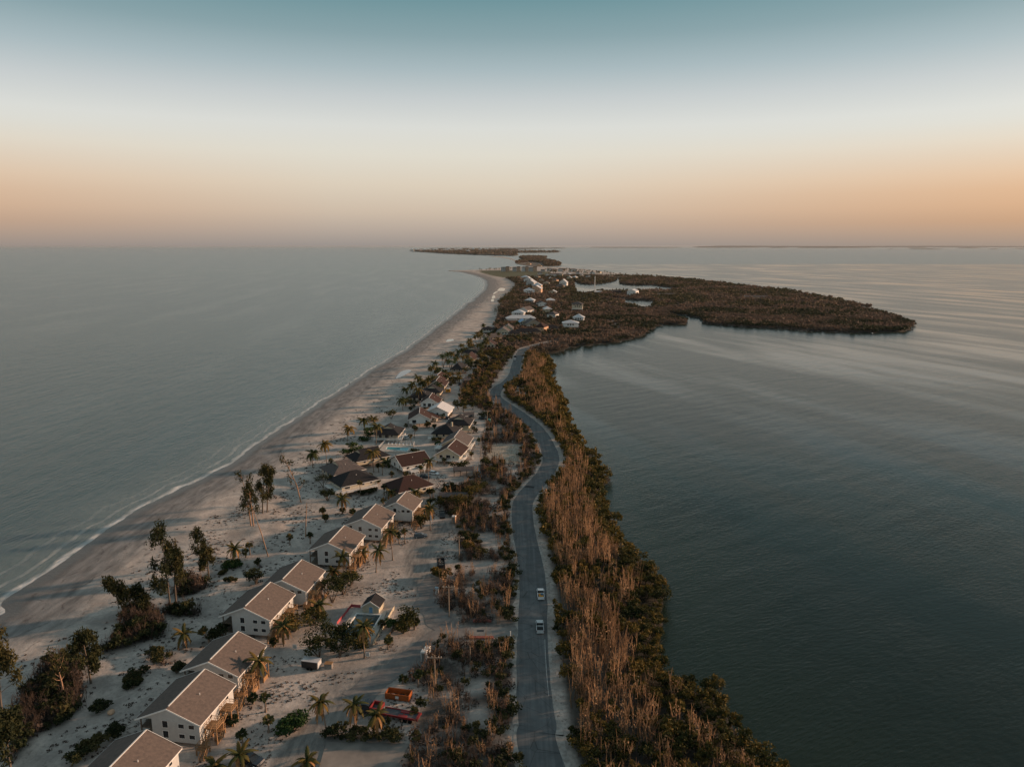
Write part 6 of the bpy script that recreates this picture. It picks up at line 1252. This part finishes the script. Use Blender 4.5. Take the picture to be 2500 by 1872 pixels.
upole(1058, 1703, 1678, 'short orange stub post beside the orange-lit utility pole', False, 'wood'); upole(1160, 1168, 1137, 'short orange-lit pole at the end of the grey carport', False); upole(1174, 1113, 1068, 'bare utility pole beside the cream red-roofed bungalow', False)
upole(1125, 973, 946, 'pale pole in the thicket beside the olive-tan house', False); upole(1190, 1037, 1001, 'brown utility pole beside the teal toilet'); upole(1196, 895, 871, 'thin utility pole in the scrub by the white vans'); upole(1166.5, 922, 899, 'thin pole on the lane between shelter and vans', False); upole(1349, 792, 770, 'thin pole among the far mangroves', False)
upole(1183, 1056, 1042, 'leaning white post on the sand beside the lane', False, 'white', .6); upole(1246, 1557, 1540, 'white marker post at the entrance from the road', False, 'white'); upole(1148, 1620, 1578, 'slim bare stem like a pole in the scrub', False); upole(1386, 723, 707, 'thin pole beside the tall lagoon house', False)
x, y = P(1451.5, 718); e = empty('radio_mast', (x, y, .8)); tag(e, 'tall slim white mast standing by the lagoon dock', 'mast'); mark(x, y, 'the tall white mast')
for a_ in range(3): b = MB(); an = a_ * 2.094; b.bar((math.cos(an) * 1.3, math.sin(an) * 1.3, 0), (math.cos(an) * .7, math.sin(an) * .7, 37), .35, n=4); b.build('mast_leg', M['white'], e)
b = MB()
for k in range(16):
    for a_ in range(3): an, a2 = a_ * 2.094, (a_ + 1) * 2.094; r0, r1 = 1.3 - k * .037, 1.3 - (k + 1) * .037; b.bar((math.cos(an) * r0, math.sin(an) * r0, k * 2.3), (math.cos(a2) * r1, math.sin(a2) * r1, (k + 1) * 2.3), .15, n=3)
b.build('lattice', M['white'], e)['kind'] = 'stuff'
# signs
for px_, py_, lab in [(898, 1606, 'small white notice sign on the sand below the big trees'), (720, 1587, 'small white notice sign leaning near the fourth grey house')]:
    e, x, y = thing_box('notice_sign', px_, py_, 10, lab, 'sign', [('sign_board', 'white', [(-.5, -.04, .5, .5, .04, 1.6)]), ('leg', 'wood', [(-.35, .043, 0, -.27, .1, 1.5)]), ('leg', 'wood', [(.27, .043, 0, .35, .1, 1.5)])])
    for k in range(4): b = MB(); b.box(-.38, -.06, .7 + k * .2, .3 if k % 2 else .38, -.043, .76 + k * .2); b.build('printed_line', M['red'] if k == 3 else M['black'], e)
# ------------------------------------------------------------------ pools
def slabpoly(name, px, z, m, parent=None, zb=None):
    c = [P(*q_, z) for q_ in px]; b = MB(); b.face([(x, y, z) for x, y in c][::-1])
    if zb is not None:
        for i in range(len(c)): (ax, ay), (bx, by) = c[i], c[(i + 1) % len(c)]; b.face([(ax, ay, z), (bx, by, z), (bx, by, zb), (ax, ay, zb)])
    b.v = [tuple(v) for v in b.v]; return b.build(name, m, parent)
def lerp2(a, b_, t): return (a[0] + (b_[0] - a[0]) * t, a[1] + (b_[1] - a[1]) * t)
def rim(px, wd, z, m, parent, name='coping'):
    c = [P(*q_, z) for q_ in px]; cx = sum(p[0] for p in c) / len(c); cy = sum(p[1] for p in c) / len(c)
    for i in range(len(c)):
        (ax, ay), (bx, by) = c[i], c[(i + 1) % len(c)]; L = math.hypot(bx - ax, by - ay); nx, ny = (by - ay) / L, -(bx - ax) / L
        if (ax - cx) * nx + (ay - cy) * ny < 0: nx, ny = -nx, -ny
        ux, uy = (bx - ax) / L * wd, (by - ay) / L * wd; b = MB()
        b.face([(ax - ux, ay - uy, z), (bx, by, z), (bx + nx * wd, by + ny * wd, z), (ax - ux + nx * wd, ay - uy + ny * wd, z)] if True else []); f = b.f[0]
        if ((bx - ax) * ny - (by - ay) * nx) < 0: b.f[0] = f[::-1]
        b.build(name, m, parent)
def fence2(px, h, m, lab, name='fence', group=None, step=2.0, bars=True, rail=True, z=None):
    c = [P(*q_) for q_ in px]; e = empty(name, (c[0][0], c[0][1], 0)); tag(e, lab, 'fence', group); ox, oy = c[0]; zz = z if z is not None else 1.0
    for (ax, ay), (bx, by) in zip(c, c[1:]):
        L = math.hypot(bx - ax, by - ay); n = max(1, int(L / step))
        for i in range(n):
            t = i / n; p_ = MB(); x, y = ax + (bx - ax) * t - ox, ay + (by - ay) * t - oy; p_.box(x - .07, y - .07, .6, x + .07, y + .07, zz + h); p_.build('post', M[m], e)
        b = MB(); a0, b0 = (ax - ox, ay - oy), (bx - ox, by - oy)
        if bars:
            b.bar((*a0, zz + h - .05), (*b0, zz + h - .05), .05); b.bar((*a0, zz + .15), (*b0, zz + .15), .04)
            k = int(L / .3)
            for i in range(k): t = i / k; x, y = a0[0] + (b0[0] - a0[0]) * t, a0[1] + (b0[1] - a0[1]) * t; b.box(x - .03, y - .03, zz + .15, x + .03, y + .03, zz + h - .06)
        else: b.face([(*a0, zz + .1), (*b0, zz + .1), (*b0, zz + h), (*a0, zz + h)])
        b.build('fence_panel', M[m], e)
def pool(name, deckpx, waterpx, wm, lab, z=1.45, inner=None):
    z = max(z, max(G(*q_)[2] for q_ in deckpx) + .12)
    e = empty(name, (0, 0, 0)); tag(e, lab, 'swimming pool'); c = [P(*q_, z) for q_ in waterpx]; d_ = [P(*q_, z) for q_ in deckpx]
    b = MB(); area = sum(c[i - 1][0] * c[i][1] - c[i][0] * c[i - 1][1] for i in range(len(c))); sg_ = 1 if area > 0 else -1
    def clip(poly, p, q_, s_):                                   # keep the side of the line p-q whose sign is s_
        f = lambda a: s_ * ((q_[0] - p[0]) * (a[1] - p[1]) - (q_[1] - p[1]) * (a[0] - p[0])); out = []
        for i in range(len(poly)):
            a, b2 = poly[i - 1], poly[i]; fa, fb = f(a), f(b2)
            if (fa >= 0) != (fb >= 0): t = fa / (fa - fb); out.append((a[0] + (b2[0] - a[0]) * t, a[1] + (b2[1] - a[1]) * t))
            if fb >= 0: out.append(b2)
        return out
    rest = list(d_)                                              # deck cut round the water, edge by edge
    for i in range(len(c)):
        piece = clip(rest, c[i - 1], c[i], -sg_); rest = clip(rest, c[i - 1], c[i], sg_)
        if len(piece) > 2:
            ar = sum(piece[k - 1][0] * piece[k][1] - piece[k][0] * piece[k - 1][1] for k in range(len(piece))); b.face([(x, y, z) for x, y in (piece if ar > 0 else piece[::-1])])
    for i in range(len(d_)): (ax, ay), (bx, by) = d_[i], d_[(i + 1) % len(d_)]; b.face([(ax, ay, z), (bx, by, z), (bx, by, .3), (ax, ay, .3)])
    b.build('deck_paving', M['paleconc'], e); b = MB()
    for i in range(len(c)): (ax, ay), (bx, by) = c[i], c[(i + 1) % len(c)]; b.face([(ax, ay, z), (bx, by, z), (bx, by, z - 1.4), (ax, ay, z - 1.4)])
    b.face([(x, y, z - 1.4) for x, y in (c if sg_ > 0 else c[::-1])]); b.build('basin', M['white'], e); wz = z - (.15 if inner is None else inner)
    b = MB(); b.face([(x, y, wz) for x, y in (c if sg_ > 0 else c[::-1])]); b.build('water', M[wm], e); rim(waterpx, .35, z + .012, M['white'], e); mark(*d_[0], 'the ' + ' '.join(lab.split()[:3])); return z
M['paleconc'] = mat('pale_pool_deck', (.50, .46, .40), (.40, .36, .32), .9, .7, .05, detail=6)
z_ = pool('swimming_pool', [(868, 1486), (945, 1490), (926, 1535), (908, 1572), (828, 1545), (840, 1525)], [(872, 1497), (929, 1500), (913, 1527), (892, 1552), (838, 1543)], 'murky', 'half-empty pool with dull grey water between the trees and the hut', inner=.3)
fence2([(963, 1487), (911, 1577)], 1.1, 'cream', 'pale board fence on the road side of the half-empty pool', bars=False); fence2([(880, 1484), (858, 1482), (823, 1526)], 1.0, 'pink', 'sagging pinkish-red mesh barrier on the sea side of the half-empty pool', 'mesh_barrier', bars=False)
fence2([(985, 1512), (962, 1540), (945, 1560)], .9, 'pile', 'low brown board edging beside the rounded bush', bars=False)
dk_ = [(925, 1098), (940, 1082), (1011, 1085), (1008, 1091), (996, 1104), (932, 1102)]
z_ = pool('swimming_pool', dk_, [(946, 1090.5), (999, 1093), (993, 1101), (942, 1096.5)], 'poolwater', 'turquoise pool with white deck behind the beach')
fence2([(925, 1096), (940, 1081), (1012, 1084), (1009, 1091)], 1.1, 'white', 'white picket fence along the far side of the turquoise pool', z=z_); fence2([(925, 1099), (932, 1103.5), (996, 1105)], 1.1, 'white', 'white picket fence along the camera side of the turquoise pool', z=z_)
lounger = None
for k in range(7):
    t = k / 6; px_, py_ = 948 + 54 * t, 1084.5 + 2.6 * t; x, y = P(px_, py_, z_)
    if lounger is None:
        lounger = empty('pool_lounger'); b = MB(); b.box(-.3, -.9, .25, .3, .3, .35); b.build('seat', M['white'], lounger); b = MB(); b.face([(-.3, .3, .35), (.3, .3, .35), (.3, .95, .85), (-.3, .95, .85)]); b.build('backrest', M['white'], lounger); b = MB(); b.box(-.27, -.8, 0, -.2, .2, .247); b.box(.2, -.8, 0, .27, .2, .247); b.build('frame', M['white'], lounger); o = lounger
    else: o = copy_tree(lounger)
    o.location = (x, y, z_); tag(o, f'{ORD[k]} white lounger from the sea along the far edge of the turquoise pool', 'lounger', 'white loungers by the turquoise pool')
# ------------------------------------------------------------------ small things
x, y, z = G(272, 1742); b = MB(); r = random.Random(5)
import bmesh
bm_ = bmesh.new(); bmesh.ops.create_icosphere(bm_, subdivisions=2, radius=.75)
for v in bm_.verts: v.co *= 1 + .18 * mn.noise(v.co * 2); v.co.z *= .75
me = bpy.data.meshes.new('boulder'); bm_.to_mesh(me); bm_.free(); me.materials.append(M['peach']); tag(link('boulder', me, None, (x, y, z + .4)), 'orange-lit rounded boulder beside a dark bush on the dune', 'boulder')
# fishing skiff off the peninsula
x, y = P(2129, 816, 0); e = empty('skiff', (x, y, -.05), .3); tag(e, 'tiny dark skiff on the bay off the tip of the wooded peninsula', 'boat'); b = MB(); b.loft([(-2.6, .1), (-2.6, .8), (2.2, .95), (3.1, 1.05), (2.0, .1)], [.85, 1.0, .8, .05, .4]); b.build('hull', M['cardark'], e); b = MB(); b.box(-.4, -2.9, .4, .4, -2.62, 1.5); b.build('outboard_motor', M['black'], e); b = MB(); b.box(-.4, -.8, .85, .4, .2, 1.7); b.build('console', M['carwhite'], e)
# people strolling on the beach
def person(px_, py_, rz, shirt, lab, ph=1):
    x, y, z = G(px_, py_); J = {'pel': (0, 0, .95), 'ch': (0, .02, 1.3), 'nk': (0, .02, 1.5), 'hd': (0, .04, 1.60), 'ht': (0, .05, 1.74), 'ls': (-.19, .02, 1.42), 'le': (-.24, -.06 * ph, 1.15), 'lh': (-.24, .1 * ph, .9), 'rs': (.19, .02, 1.42), 're': (.24, .08 * ph, 1.15), 'rh': (.24, .2 * ph, .93),
         'lp': (-.1, 0, .92), 'lk': (-.11, .16 * ph, .5), 'lf': (-.11, .22 * ph, .06), 'lt': (-.11, .36 * ph, .03), 'rp': (.1, 0, .92), 'rk': (.11, -.02, .5), 'rf': (.11, -.28 * ph, .08), 'rt': (.11, -.16 * ph, .03)}
    Rr = {'pel': .15, 'ch': .16, 'nk': .06, 'hd': .10, 'ht': .085, 'ls': .065, 'le': .045, 'lh': .035, 'rs': .065, 're': .045, 'rh': .035, 'lp': .10, 'lk': .06, 'lf': .045, 'lt': .035, 'rp': .10, 'rk': .06, 'rf': .045, 'rt': .035}
    E_ = [('pel', 'ch'), ('ch', 'nk'), ('nk', 'hd'), ('hd', 'ht'), ('ch', 'ls'), ('ls', 'le'), ('le', 'lh'), ('ch', 'rs'), ('rs', 're'), ('re', 'rh'), ('pel', 'lp'), ('lp', 'lk'), ('lk', 'lf'), ('lf', 'lt'), ('pel', 'rp'), ('rp', 'rk'), ('rk', 'rf'), ('rf', 'rt')]
    ks = list(J); me = bpy.data.meshes.new('person'); me.from_pydata([J[k] for k in ks], [(ks.index(a), ks.index(b_)) for a, b_ in E_], []); o = link('person', me, None, (x, y, z), rz); md = o.modifiers.new('skin', 'SKIN'); me.skin_vertices or None
    for i, k in enumerate(ks): me.skin_vertices[0].data[i].radius = (Rr[k], Rr[k])
    me.skin_vertices[0].data[0].use_root = True; o.modifiers.new('sub', 'SUBSURF').levels = 1; me.materials.append(M[shirt]); tag(o, lab, 'person')
    return o
M['cloth_dark'] = mat('dark_clothes', (.04, .04, .05), (.10, .07, .06), .9, 6); M['cloth_blue'] = mat('denim_clothes', (.06, .09, .14), (.15, .12, .10), .9, 6)
bpy.context.view_layer.update()
person(1175, 733, .4, 'cloth_dark', 'person in dark clothes walking on the wide beach, farther of a pair'); person(1173, 738, .2, 'cloth_blue', 'person in dark clothes walking on the wide beach, closer of a pair', -1); person(853, 939, .5, 'cloth_dark', 'lone person in dark clothes at the water edge of the long beach')
write_labels()
